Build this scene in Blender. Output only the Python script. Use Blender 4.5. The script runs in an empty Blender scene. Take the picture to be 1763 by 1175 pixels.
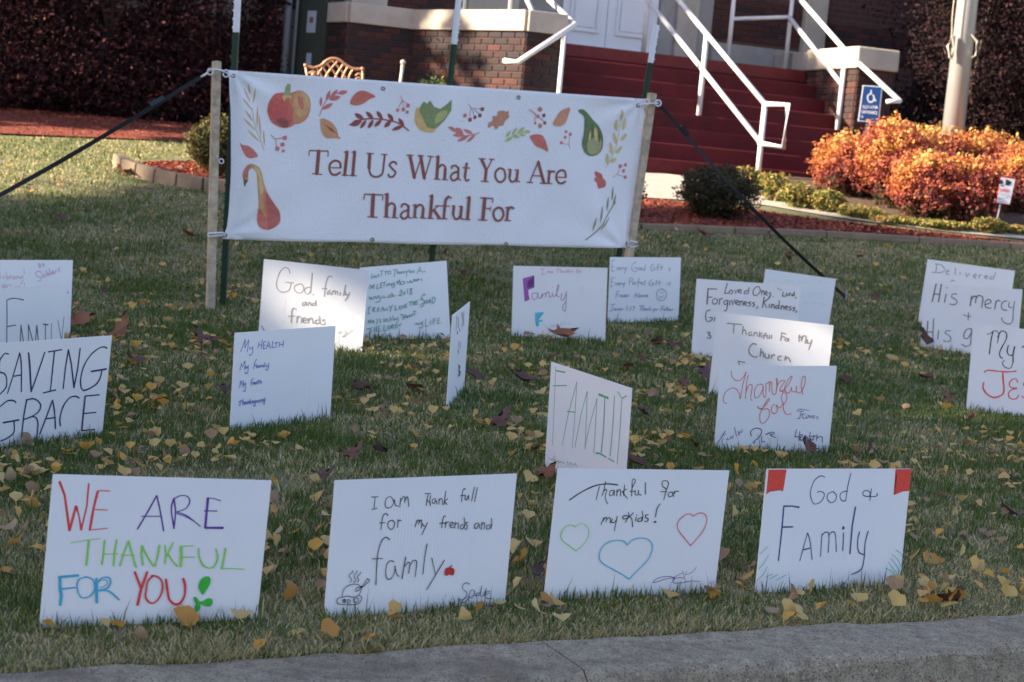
import bpy, bmesh, math, random
import numpy as np
from mathutils import Vector, Matrix
random.seed(7); rng = np.random.default_rng(7)
SC = bpy.context.scene; COL = SC.collection
R = math.radians
# ---------------------------------------------------------------- camera
FPX, PITCH, ROLL, EYE = 3000.6, R(5.5548), R(5.1022), 1.2953
fwd = Vector((0, math.cos(PITCH), -math.sin(PITCH))); up0 = Vector((0, math.sin(PITCH), math.cos(PITCH))); rt0 = Vector((1, 0, 0))
rt = rt0*math.cos(ROLL) + up0*math.sin(ROLL); up = up0*math.cos(ROLL) - rt0*math.sin(ROLL)
CAM = Vector((0, 0, EYE))
cd = bpy.data.cameras.new('camera'); cam = bpy.data.objects.new('camera', cd); COL.objects.link(cam)
M = Matrix((rt, up, -fwd)).transposed().to_4x4(); M.translation = CAM; cam.matrix_world = M
cd.sensor_width = 36; cd.lens = FPX/1763*36; cd.clip_start = 0.1; cd.clip_end = 600
cd.dof.use_dof = True; cd.dof.focus_distance = 6.6; cd.dof.aperture_fstop = 5.6
SC.camera = cam
# ---------------------------------------------------------------- sky, sun, exposure
SUN_EL = R(25); SDIR = Vector((-1, -0.25, 0)).normalized()
TOSUN = Vector((SDIR.x*math.cos(SUN_EL), SDIR.y*math.cos(SUN_EL), math.sin(SUN_EL)))
W = bpy.data.worlds.new('World'); SC.world = W; W.use_nodes = True
nt = W.node_tree; bg = nt.nodes['Background']; sky = nt.nodes.new('ShaderNodeTexSky')
sky.sky_type = 'NISHITA'; sky.sun_disc = False; sky.sun_elevation = SUN_EL
sky.sun_rotation = math.atan2(SDIR.x, SDIR.y) ; sky.air_density = 1.0; sky.dust_density = 1.0; sky.ozone_density = 1.0
tn = nt.nodes.new('ShaderNodeMix'); tn.data_type = 'RGBA'; tn.blend_type = 'MULTIPLY'; tn.inputs[0].default_value = 1; tn.inputs[7].default_value = (.99, .90, .97, 1)
nt.links.new(sky.outputs[0], tn.inputs[6]); nt.links.new(tn.outputs[2], bg.inputs[0]); bg.inputs[1].default_value = 0.095
sl = bpy.data.lights.new('sun', 'SUN'); sl.energy = 5.0; sl.angle = R(0.53); sl.color = (1, .86, .68)
so = bpy.data.objects.new('sun', sl); COL.objects.link(so); so.rotation_euler = TOSUN.to_track_quat('Z', 'Y').to_euler(); so.location = (-20, -5, 20)
SC.view_settings.view_transform = 'Standard'; SC.view_settings.look = 'None'; SC.view_settings.gamma = 1
SC.view_settings.use_curve_mapping = False; SC.view_settings.exposure = 1.98
try:
    SC.cycles.max_bounces = 6; SC.cycles.diffuse_bounces = 3; SC.cycles.glossy_bounces = 2
except Exception: pass
# ---------------------------------------------------------------- geometry of the place
def zt(x, y):                      # height of the ground: lawn rising gently, then a bank up to the church
    z = 0.04*(y-5)
    if y > 12.2:
        k = min(1.0, (y-12.2)/0.6); z = 0.04*(y-5) + 0.118*max(0, y-12.5)*k
    if y > 20: z = 1.485
    return z - 0.024*min(1, max(0, (17-y)/2))
def ray(px, py): return (fwd + rt*((px-881.5)/FPX) - up*((py-587.5)/FPX))
def atY(px, py, y):
    d = ray(px, py); return CAM + d*(y/d.y)
def hit(px, py, dz=0.0):
    d = ray(px, py); d = d/d.y; lo = 3.0; y = 3.0
    while y < 22:
        if CAM.z + d.z*y <= zt(d.x*y, y)+dz: break
        y += 0.05
    a, b = y-0.05, y
    for _ in range(12):
        m = (a+b)/2
        if CAM.z + d.z*m <= zt(d.x*m, m)+dz: b = m
        else: a = m
    return Vector((d.x*b, b, zt(d.x*b, b)+dz))
TH = 0.33
U = Vector((math.cos(TH), math.sin(TH), 0)); V = Vector((-math.sin(TH), math.cos(TH), 0)); O = atY(1150, 304, 19.5); O.z = 0
def fr(a, b, z=0.0): return O + U*a + V*b + Vector((0, 0, z))     # church frame: a along the steps, b away from the lawn
def onb(px, py, b):
    d = ray(px, py); t = (b + (O-CAM).dot(V))/d.dot(V); P = CAM + d*t
    return (P-O).dot(U), P.z
KO = Vector((0.072, 4.80, 0)); KU = Vector((.9025, .4307, 0)); KV = Vector((-.4307, .9025, 0))
# ---------------------------------------------------------------- materials
def s2l(c):
    c = c/255; return c/12.92 if c <= .04045 else ((c+.055)/1.055)**2.4
WREF = [s2l(v) for v in (157, 172, 198)]
def alb(r, g, b):                  # colour of a thing seen in open shade next to the white boards (albedo .8)
    return tuple(min(.85, .8*s2l(c)/w) for c, w in zip((r, g, b), WREF))
MATS = {}
def mat(name, col, rough=.7, metal=0, noise=None, bump=None, col2=None, emis=None, spec=.3, coords='Object'):
    if name in MATS: return MATS[name]
    m = bpy.data.materials.new(name); m.use_nodes = True; n = m.node_tree; p = n.nodes['Principled BSDF']
    p.inputs['Base Color'].default_value = (*col, 1); p.inputs['Roughness'].default_value = rough; p.inputs['Metallic'].default_value = metal
    p.inputs['Specular IOR Level'].default_value = spec
    tc = n.nodes.new('ShaderNodeTexCoord')
    if noise:
        sc, amt = noise; nz = n.nodes.new('ShaderNodeTexNoise'); nz.inputs['Scale'].default_value = sc; nz.inputs['Detail'].default_value = 8
        nz.inputs['Roughness'].default_value = .65
        n.links.new(tc.outputs[coords], nz.inputs['Vector'])
        mx = n.nodes.new('ShaderNodeMix'); mx.data_type = 'RGBA'
        rmp = n.nodes.new('ShaderNodeMapRange'); rmp.inputs[1].default_value = .32; rmp.inputs[2].default_value = .68
        n.links.new(nz.outputs[0], rmp.inputs[0]); n.links.new(rmp.outputs[0], mx.inputs[0])
        c2 = col2 if col2 else tuple(c*(1-amt) for c in col)
        mx.inputs[6].default_value = (*col, 1); mx.inputs[7].default_value = (*c2, 1); n.links.new(mx.outputs[2], p.inputs['Base Color'])
    if bump:
        sc, st = bump; b2 = n.nodes.new('ShaderNodeTexNoise'); b2.inputs['Scale'].default_value = sc; b2.inputs['Detail'].default_value = 6
        n.links.new(tc.outputs[coords], b2.inputs['Vector']); bp = n.nodes.new('ShaderNodeBump'); bp.inputs['Strength'].default_value = st
        bp.inputs['Distance'].default_value = .01; n.links.new(b2.outputs[0], bp.inputs['Height']); n.links.new(bp.outputs[0], p.inputs['Normal'])
    MATS[name] = m; return m
def tint_mat(name, stops, rough=.75, trans=.25, noise=None):
    """colour runs through stops by the per-leaf number 'tint'"""
    m = bpy.data.materials.new(name); m.use_nodes = True; n = m.node_tree; p = n.nodes['Principled BSDF']; out = n.nodes['Material Output']
    at = n.nodes.new('ShaderNodeAttribute'); at.attribute_name = 'tint'; r = n.nodes.new('ShaderNodeValToRGB')
    e = r.color_ramp.elements
    while len(e) < len(stops): e.new(.5)
    for k, (pos, c) in enumerate(stops): e[k].position = pos; e[k].color = (*c, 1)
    n.links.new(at.outputs['Fac'], r.inputs[0]); n.links.new(r.outputs[0], p.inputs['Base Color']); p.inputs['Roughness'].default_value = rough
    p.inputs['Specular IOR Level'].default_value = .25
    if trans:
        t = n.nodes.new('ShaderNodeBsdfTranslucent'); n.links.new(r.outputs[0], t.inputs[0]); mx = n.nodes.new('ShaderNodeMixShader'); mx.inputs[0].default_value = trans
        n.links.new(p.outputs[0], mx.inputs[1]); n.links.new(t.outputs[0], mx.inputs[2]); n.links.new(mx.outputs[0], out.inputs[0])
    return m
# ---------------------------------------------------------------- object helpers
def tag(o, label=None, cat=None, group=None, kind=None):
    if label: o['label'] = label
    if cat: o['category'] = cat
    if group: o['group'] = group
    if kind: o['kind'] = kind
    return o
def empty(name, loc, label=None, cat=None, group=None, rz=0, mw=None):
    o = bpy.data.objects.new(name, None); COL.objects.link(o); o.location = loc; o.rotation_euler = (0, 0, rz); o.empty_display_size = .1
    if mw is not None: o.matrix_world = mw
    return tag(o, label, cat, group)
def link(name, me, m=None, parent=None, loc=None):
    o = bpy.data.objects.new(name, me); COL.objects.link(o)
    if m is not None and not me.materials: me.materials.append(m)
    if parent is not None: o.parent = parent
    if loc is not None: o.location = loc
    return o
def npmesh(name, v, f, tint=None, smooth=False):
    """v (N,3), f (M,k) array with one face size"""
    v = np.asarray(v, np.float32); f = np.asarray(f, np.int32); me = bpy.data.meshes.new(name)
    me.vertices.add(len(v)); me.vertices.foreach_set('co', v.ravel()); k = f.shape[1]
    me.loops.add(f.size); me.loops.foreach_set('vertex_index', f.ravel()); me.polygons.add(len(f))
    me.polygons.foreach_set('loop_start', np.arange(0, f.size, k, dtype=np.int32)); me.polygons.foreach_set('loop_total', np.full(len(f), k, np.int32))
    if tint is not None:
        a = me.attributes.new('tint', 'FLOAT', 'POINT'); a.data.foreach_set('value', np.asarray(tint, np.float32))
    me.update(calc_edges=True)
    if smooth: me.polygons.foreach_set('use_smooth', np.ones(len(f), bool))
    return me
class MB:
    def __init__(s): s.v = []; s.f = []
    def add(s, vs, fs):
        o = len(s.v); s.v += [tuple(p) for p in vs]; s.f += [tuple(i+o for i in f) for f in fs]; return s
    def box(s, c, e, X=Vector((1, 0, 0)), Y=Vector((0, 1, 0)), Z=Vector((0, 0, 1))):
        c = Vector(c); vs = []
        for k in (-1, 1):
            for j in (-1, 1):
                for i in (-1, 1): vs.append(c + X*(e[0]*i/2) + Y*(e[1]*j/2) + Z*(e[2]*k/2))
        return s.add(vs, [(0, 2, 3, 1), (4, 5, 7, 6), (0, 1, 5, 4), (2, 6, 7, 3), (0, 4, 6, 2), (1, 3, 7, 5)])
    def tube(s, pts, r, n=8, r1=None):
        pts = [Vector(p) for p in pts]; rings = []; L = len(pts)
        for i, p in enumerate(pts):
            d = (pts[min(i+1, L-1)] - pts[max(i-1, 0)]).normalized(); a = d.cross(Vector((0, 0, 1)))
            if a.length < .05: a = d.cross(Vector((1, 0, 0)))
            a.normalize(); b = d.cross(a); rr = r if r1 is None else r + (r1-r)*i/(L-1)
            rings.append([p + a*(rr*math.cos(2*math.pi*k/n)) + b*(rr*math.sin(2*math.pi*k/n)) for k in range(n)])
        vs = [q for g in rings for q in g]; fs = []
        for i in range(L-1):
            for k in range(n): fs.append((i*n+k, i*n+(k+1) % n, (i+1)*n+(k+1) % n, (i+1)*n+k))
        fs.append(tuple(range(n))[::-1]); fs.append(tuple((L-1)*n+k for k in range(n)))
        return s.add(vs, fs)
    def ball(s, c, r, n=10, m=7):
        c = Vector(c); vs = []; r = r if hasattr(r, '__len__') else (r, r, r)
        for j in range(m+1):
            t = math.pi*j/m
            for k in range(n): vs.append(c + Vector((r[0]*math.sin(t)*math.cos(2*math.pi*k/n), r[1]*math.sin(t)*math.sin(2*math.pi*k/n), r[2]*math.cos(t))))
        return s.add(vs, [(j*n+k, (j+1)*n+k, (j+1)*n+(k+1) % n, j*n+(k+1) % n) for j in range(m) for k in range(n)])
    def build(s, name, m, parent=None, smooth=False, bevel=0):
        me = bpy.data.meshes.new(name); me.from_pydata(s.v, [], s.f); me.update()
        if smooth: me.polygons.foreach_set('use_smooth', [True]*len(me.polygons))
        o = link(name, me, m, parent)
        if bevel:
            b = o.modifiers.new('bevel', 'BEVEL'); b.width = bevel; b.segments = 2; b.limit_method = 'ANGLE'
        return o
# ---------------------------------------------------------------- signs: pose (x, y, z, yaw, tilt, roll, height, width) and the writing on each
POSE = {
'weare':(-0.9241,4.7097,-0.0224,0.4374,-0.0191,-0.0221,0.4012,0.6056),
'sadie':(-0.2085,5.0582,-0.0062,0.5698,-0.0279,0.0138,0.3899,0.6126),
'kids':(0.4485,5.4221,0.0124,0.4439,-0.0280,-0.0033,0.3901,0.6180),
'god4':(1.1325,5.7436,0.0198,0.5027,0.0158,-0.0029,0.3880,0.6112),
'famgreen':(0.3373,7.0094,0.0826,-1.0479,-0.0500,-0.0298,0.4265,0.6144),
'narrow':(-0.2579,8.7267,0.1511,1.4690,0.0124,0.0451,0.4395,0.6090),
'health':(-0.9921,7.6990,0.1018,0.8979,-0.0092,0.0359,0.4092,0.6093),
'godfam':(-1.1675,10.0607,0.2150,-0.1219,-0.0367,-0.0092,0.4442,0.6212),
'want':(-0.6467,10.7388,0.2311,0.5673,0.0698,0.1167,0.4387,0.6086),
'famp':(0.2997,11.3894,0.2647,0.0941,-0.0049,0.0612,0.4374,0.6194),
'every':(0.9369,12.6223,0.3208,0.5063,0.0279,0.0485,0.4406,0.6097),
'thankred':(1.2606,8.1016,0.1146,0.3682,-0.0568,0.0461,0.3911,0.6108),
'loved':(1.4771,11.0972,0.2843,-0.1206,-0.0145,0.0269,0.4411,0.6562),
'greenbehind':(2.0405,12.7381,0.3338,0.4097,0.0000,-0.0604,0.4012,0.6103),
'church':(1.4252,9.5560,0.2022,-0.2333,-0.0449,-0.0091,0.4178,0.6404),
'delivered':(3.4185,13.3180,0.4464,-0.2480,-0.0099,-0.0382,0.4477,0.6531),
'mercy':(3.2806,12.5272,0.3297,-0.2643,-0.0191,0.0278,0.4399,0.6771),
'jesus':(2.9250,9.8406,0.2107,-0.2594,0.0015,0.0270,0.4547,0.6227),
'saving':(-1.8477,6.8658,0.0711,0.8675,-0.1147,0.0462,0.4036,0.6149),
'famblack':(-2.4744,8.6658,0.1346,0.9562,-0.0543,0.0797,0.3708,0.6135),
'library':(-2.6491,9.3849,0.1711,0.8457,0.0154,0.0199,0.4140,0.6101)}
LABEL = {
'weare':'white yard sign reading WE ARE THANKFUL FOR YOU in multicoloured marker',
'sadie':'white yard sign about frends and famly with a small roast turkey drawing',
'kids':'white yard sign reading Thankful for my Kids! with three coloured hearts drawn on it',
'god4':'white yard sign reading God & Family in navy, with red painted top corners',
'famgreen':'sharply angled white yard sign with FAMILY in tall thin green marker letters',
'narrow':'white yard sign seen almost edge on, standing behind the green lettered one',
'health':'white yard sign listing My Health, My Family, My Faith in small blue handwriting',
'godfam':'partly sunlit white yard sign reading God, family and friends in grey letters',
'want':'tilted white yard sign covered in six lines of small green handwriting under the banner',
'famp':'white yard sign with a thick purple letter F and a blue F below it',
'every':'white yard sign reading Every Good Gift with a small smiley face',
'thankred':'white yard sign reading Thankful for in red cursive',
'loved':'white yard sign reading Loved Ones, the Lord, Forgiveness, Kindness',
'greenbehind':'white yard sign with faint pale green writing, rearmost of the overlapping group of four',
'church':'white yard sign reading Thankful For My Church in grey letters, dappled with sun',
'delivered':'white yard sign with Delivered in thin grey letters, behind the His mercy one',
'mercy':'white yard sign reading His mercy + His g in dark grey letters',
'jesus':'white yard sign with My in black above large red letters JE',
'saving':'white yard sign with SAVING GRACE in large navy capitals',
'famblack':'white yard sign with FAMILY in thin black capitals behind the SAVING GRACE one',
'library':'white yard sign with Library! and Soldiers in faint red and purple writing'}
# sign; crop x0,y0,scale; then lines "part colour width : strokes" (w<n> own width, ~ smooth, l leaf-shaped, # filled), all in crop pixels
TXT = {}
TXT['weare'] = (60,810,4.195,'''
red_writing 205,45,45 14: 178,82 215,180 250,435;250,435 298,255 335,430;w10 335,430 375,260 389,97;~455,150 425,270 396,432;w7 455,150 480,146 540,150;w6 430,283 525,287;w6 393,432 525,418
purple_writing 70,40,135 9: 740,425 820,290 880,182;880,182 900,270 915,350 930,438;w6 768,332 915,332;~1005,200 985,280 1005,420;~1003,205 1015,300 1003,420;~w7 1010,205 1050,183 1100,188 1118,225 1090,275 1025,300;~w7 1025,302 1100,330 1195,405;~w4 1020,312 1090,335 1150,370;w15 1250,200 1240,300 1230,415;~w6 1245,200 1290,203 1342,220;w7 1222,292 1315,294;w14 1230,415 1358,415
green_writing 95,165,60 11: w5 258,523 380,503 470,492;w13 388,505 380,600 370,685;502,505 495,600 482,680;590,500 573,600 568,690;w6 488,605 600,602;676,510 640,600 613,688;676,510 700,600 730,700;w6 620,612 718,612;772,545 768,600 780,685;~772,545 810,620 850,680 870,690;~865,690 885,620 900,540;w9 938,540 945,600 938,675;w9 998,520 960,600 940,640;~w10 960,603 990,650 1028,692;w16 1055,548 1058,620 1052,695;w6 1050,553 1085,545 1145,544;w7 1045,632 1100,625 1155,626;~w10 1182,562 1185,620 1210,680 1255,705 1295,690 1320,630 1305,567;w12 1375,563 1365,630 1348,710;w6 1348,708 1420,708 1510,713
blue_writing 25,130,180 8: w16 180,768 182,860 190,900 182,972;w14 172,770 312,758;w9 185,857 290,845;~370,770 320,785 303,830 315,890 345,920 400,905 430,860 425,800 395,775 360,768;w16 443,780 445,870 446,955;~w10 450,810 490,775 535,775 545,810 520,850 455,870;~w9 455,868 520,868 560,890 608,935;~w5 470,850 515,825 520,795 490,790
red_writing 190,35,40 14: 720,732 768,855;w15 810,732 790,790 765,860 740,972;~w11 850,762 815,800 803,860 800,920 840,958 885,935 918,870 915,800 880,765 840,760;~945,785 955,860 970,930 1010,965 1050,955 1080,900 1083,830 1070,780
leaf_drawing 25,140,30 10: #~1210,897 1182,850 1190,800 1225,767 1262,770 1265,810 1245,850 1222,885;#~1145,915 1165,915 1190,945 1215,940 1250,922 1278,930 1280,960 1260,982 1220,975 1195,965 1190,1000 1160,1027 1145,1015 1160,990 1165,965 1148,940;w6 1150,1010 1095,1065''')
TXT['sadie'] = (620,830,6.526,'''
writing 35,38,48 8: 125,170 203,168;168,172 155,300;130,310 190,296;~375,215 345,168 300,180 280,230 290,285 330,290 365,260 385,200 395,260 430,272;~455,180 450,230 445,285;~450,230 480,170 500,170 500,230;~500,225 520,170 535,180 545,278;725,132 795,130;765,132 750,200 742,265;790,150 780,210 788,270;755,205 790,245;~850,190 815,195 808,230 830,240 850,205 862,250;885,190 885,250;~885,215 905,185 920,200 925,255;962,100 950,180 940,255;985,185 945,220 975,255;~1183,85 1165,75 1150,110 1138,220;1125,155 1175,150;~1180,145 1178,190 1195,200 1215,150 1218,200;1283,55 1250,215;1315,62 1285,218;~313,375 280,355 250,400 232,535;212,460 278,458;~350,430 315,450 312,500 345,533 375,510 385,455 355,428;425,420 418,512;~420,455 440,430 462,435;~638,425 625,470 615,505;~628,460 655,425 662,440 655,475;~657,460 685,425 690,470 683,520;~700,465 705,490 725,495;755,455 720,530 690,592;~960,390 940,382 925,430 912,515;890,465 955,458;958,450 955,512;~957,480 975,450 995,450;~1010,490 1035,480 1040,455 1015,455 1005,490 1025,515 1045,505;1065,450 1058,518;~1062,480 1085,460 1100,470 1098,525;~1150,475 1125,490 1125,525 1150,520 1168,480;1163,398 1175,460 1165,525;~1210,450 1185,460 1200,490 1195,525 1175,530;~1330,460 1290,470 1282,510 1305,520 1330,475 1340,520;1365,450 1355,535;~1358,490 1385,455 1395,480 1385,528;~1450,480 1420,490 1418,525 1440,525 1468,480;1473,405 1475,480 1462,528;~w9 330,650 290,620 240,660 200,780 185,900 173,1155;132,862 250,858;~375,895 335,885 295,930 283,1020 300,1085 340,1085 375,1030 392,950;~385,940 405,1030 435,1060;w10 508,842 490,940 465,1087;~495,950 530,905 555,915 540,1025;~545,960 590,885 625,885 630,930 612,1065;w9 748,692 720,850 700,1035;800,852 840,1030;w9 942,877 850,1030 765,1175 745,1210
apple_drawing 140,25,30 9: #~955,975 985,958 1030,962 1055,990 1045,1040 1020,1048 1000,1038 960,1052 945,1030
turkey_drawing 30,34,60 7: @560,960,11.747;w12 1:1;~540,262 545,295 490,340 478,380 520,440 515,475 485,500;~630,258 625,300 585,340 580,390 600,440 590,480 560,500;~708,285 690,330 650,370 645,410 665,450 640,500;~340,795 335,740 370,640 450,570 560,535 640,540 700,575 720,600;~720,610 715,650 690,720 640,775 600,795 520,795 460,775 340,795;~710,600 650,600 610,640 610,675 640,675 700,630 740,600;745,580 830,440 850,420 860,445 880,450 880,480 740,595;w30 700,590 745,585;~340,795 260,815 222,870 250,930 340,945 480,950 600,945 680,910 725,830 715,785 665,765;~370,840 340,860 345,890 375,910 400,880 395,850 370,835;360,860 385,890;385,850 365,895;~460,840 430,880 445,915 480,915 495,880 460,840;~590,830 560,845 560,880 600,900 640,885 665,870 650,825 620,815 590,830
signature 30,40,75 7: @750,950,11.75;w11 1:1;~680,655 620,625 560,650 530,710 560,770 610,810 620,860 590,930 520,970 480,965 462,930;~462,930 465,990 520,1020 580,1015 640,950 665,870 700,790 740,765 775,790 770,850 720,920 680,930 665,890;~770,790 780,860 820,900;~870,830 820,840 815,885 850,880 880,850 920,690;~920,690 895,850 910,890 970,880 1000,800 1012,740;~1010,750 975,860 1040,850 1085,810 1060,790 1000,830 990,900 1030,940 1120,935''')
TXT['kids'] = (960,810,6.526,'''
writing 38,38,46 8: ~w12 132,335 250,255 400,180 520,155 600,155 678,165;470,180 450,250 433,332;~538,125 520,220 497,290;~505,260 535,215 550,230 535,290 545,345 562,377;~625,225 590,235 585,285 615,275 635,225 635,285;665,220 665,290;~667,250 690,215 705,230 705,290;752,165 740,285;775,210 725,240 785,318;~838,190 870,130 865,100 840,110 835,200 830,290;810,235 870,235;~872,225 870,270 900,275 910,225;~908,225 905,265 940,278;w9 985,135 985,268;~1215,230 1245,150 1215,115 1175,130 1180,180 1215,210 1205,280 1190,330;1155,240 1230,240;~1265,245 1240,265 1250,297 1285,285 1290,250 1262,243;1310,235 1300,295;~1303,265 1330,235 1358,235;~520,530 500,575 485,608;~505,570 535,530 550,535 540,580;~545,560 575,530 590,545 590,590;~612,545 605,585 640,580 665,540;668,515 635,680;795,470 800,510 760,585;~w9 850,475 800,525 740,545 735,515 790,512 830,545 840,635;w9 880,525 875,570;w10 885,500 887,505;~940,530 905,545 900,570 935,570 950,520;950,455 955,520 948,568;~w9 1015,498 985,505 990,530 1015,545 1005,570 975,575;~w9 1150,375 1115,430 1097,525;w20 1085,580 1100,577
green_heart 100,175,70 9: ~195,633 165,615 110,620 55,670 32,730 50,785 120,840 207,905;~w6 195,633 240,600 290,600 335,640 348,710 320,790 265,850 207,905
blue_heart 45,145,190 11: ~780,838 740,795 670,785 580,800 510,850 470,920 468,990 510,1050 620,1110 735,1175 803,1222;~780,838 840,780 920,760 1000,770 1050,810 1062,880 1020,990 940,1080 845,1175 803,1222
red_heart 200,55,65 8: ~1520,515 1490,490 1440,495 1370,550 1342,610 1360,680 1430,770 1490,845;~1520,515 1570,485 1630,480 1668,520 1668,590 1630,680 1560,770 1490,845
signature 85,55,130 5: @1110,960,14.68;w13 1:1;~190,635 280,545 430,490 600,475 700,495 760,515 640,520 480,550 330,605 190,635;~740,510 720,560 700,600 730,640 850,640 1000,625 1120,600 1250,593 1360,600;~720,590 760,530 860,505 980,520;w9 740,490 860,430 960,380;w9 945,330 1000,520 1030,620;~w9 1060,335 1015,430 1060,425 1200,360 1300,230''')
TXT['god4'] = (1300,800,5.873,'''
red_corner 215,45,30 9: #135,52 318,50 300,150 283,272 250,262 200,258 150,275 112,303
red_corner 215,45,30 9: #1420,47 1580,45 1560,268 1500,272 1450,290 1400,312 1420,240 1435,130
writing 45,50,115 8: ~705,130 670,115 620,140 580,200 558,290 575,370 605,400 660,380 695,330 695,290 660,272 628,282;~780,275 735,300 730,350 765,385 810,365 820,310 785,272;~935,270 890,275 858,310 865,350 885,368 915,368;968,88 935,220 915,368;~1235,290 1225,320 1160,325 1100,315 1090,280 1130,262 1165,290 1150,325;1175,245 1160,365;w13 290,418 270,650 235,972;w13 288,422 370,420 445,433;w13 272,633 380,630;~450,975 490,830 530,690;~530,690 555,780 575,960;w11 487,862 555,845;~675,700 660,930;~670,720 710,685 745,710 738,890;~742,720 780,680 810,710 820,880;w9 893,690 885,870;w30 888,640 893,643;w13 1013,430 980,620 957,903;~w10 1055,680 1035,770 1045,880 1100,912;~w10 1142,672 1110,800 1100,950 1070,1060 972,1112
teal_grass_drawing 70,150,160 6: 48,905 128,828;~35,1055 90,990 133,910;~15,1175 80,1110 122,1030;100,1140 175,1105;140,1160 230,1110;210,1170 310,1115;~1420,862 1470,900 1490,950;~1380,910 1440,960 1480,1050;~1365,945 1420,1010 1475,1110;~1345,985 1400,1060 1465,1140;1315,1045 1380,1080 1440,1150''')
TXT['health'] = (390,560,8.39,'''
blue_writing 72,88,165 10: 205,385 270,205;270,205 262,330;262,330 322,210;322,210 298,390;~340,310 335,345 365,335 378,310;~378,310 378,385 350,435 325,425;470,240 455,330;515,205 500,345;460,290 510,285;535,240 530,345;535,240 565,240;532,290 560,290;530,345 562,340;570,340 610,240 630,335;585,305 622,300;665,230 655,325 690,322;690,260 745,250;718,258 710,328;765,250 755,318;822,220 812,310;765,285 815,275;190,650 215,550 225,610 265,515 260,640;~275,590 280,625 305,600;~310,575 308,660 290,700 260,685;405,535 390,630;405,535 435,490;395,580 430,575;~455,580 430,590 435,620 460,590 465,615;475,610 480,580 490,600 505,575 515,608;530,575 530,605;550,540 545,605;~575,570 570,600 600,590 608,545;~608,545 600,620 585,650 560,635;182,905 205,800 215,870 240,800 235,900;~245,840 245,865 270,840;~272,830 272,910 262,955 240,950;360,800 350,870;360,800 385,765;355,835 385,830;~405,820 385,835 390,858 410,830 415,855;430,815 430,855;455,790 450,850;440,815 470,808;480,790 478,845;~480,825 500,810 500,845;165,1110 225,1090;200,1085 185,1165;235,1070 225,1150;~228,1125 245,1105 250,1145;~275,1105 255,1120 262,1142 280,1115 285,1140;300,1100 298,1140;~300,1115 315,1100 320,1138;335,1070 330,1135;350,1095 332,1115 352,1132;~375,1090 362,1100 375,1115 365,1130;~405,1090 385,1100 392,1120 408,1100;~408,1095 408,1150 395,1172 378,1160;422,1085 422,1120;435,1085 445,1118 458,1080;470,1080 470,1115;485,1075 485,1112;~485,1090 505,1070 510,1110;~540,1065 520,1080 528,1100 545,1075;~550,1045 545,1110 540,1140 518,1130''')
TXT['godfam'] = (440,440,7.345,'''
grey_writing 112,116,128 10: ~435,230 420,175 370,155 310,210 270,320 268,400 310,455 370,465 430,430 450,350;375,340 485,348;~550,362 495,390 495,440 540,475 590,465 610,410 580,365 545,362;~690,400 630,420 625,470 665,490 700,440;718,225 705,360 695,480;725,505 735,490;~970,275 930,265 895,330 880,420 870,520;840,420 905,425;~945,440 910,465 910,495 945,470 955,500;975,450 970,495;~972,470 1000,445 1010,495;~1010,465 1035,455 1040,500;1070,465 1068,505;1140,375 1110,510;~1140,460 1135,500 1160,495;~1190,470 1160,530 1130,575;~630,590 595,600 595,635 625,625 635,590 645,635;665,595 665,638;~665,610 690,592 700,638;~755,600 720,610 720,635 755,625;760,565 762,638;~510,685 485,665 460,700 450,850;415,770 490,765;~525,770 520,850;~522,800 545,770 565,780;585,790 580,850;~600,820 645,815 635,790 605,795 600,840 650,850;670,790 668,855;~668,815 710,790 725,860;~800,810 755,825 760,865 800,850;805,765 812,865;~880,810 840,820 875,845 870,870 835,870;~w6 1045,965 1060,985 1080,960 1100,970;~w6 1125,940 1140,980 1100,1030 1150,1000 1200,960 1260,930;75,885 110,950''')
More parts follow.
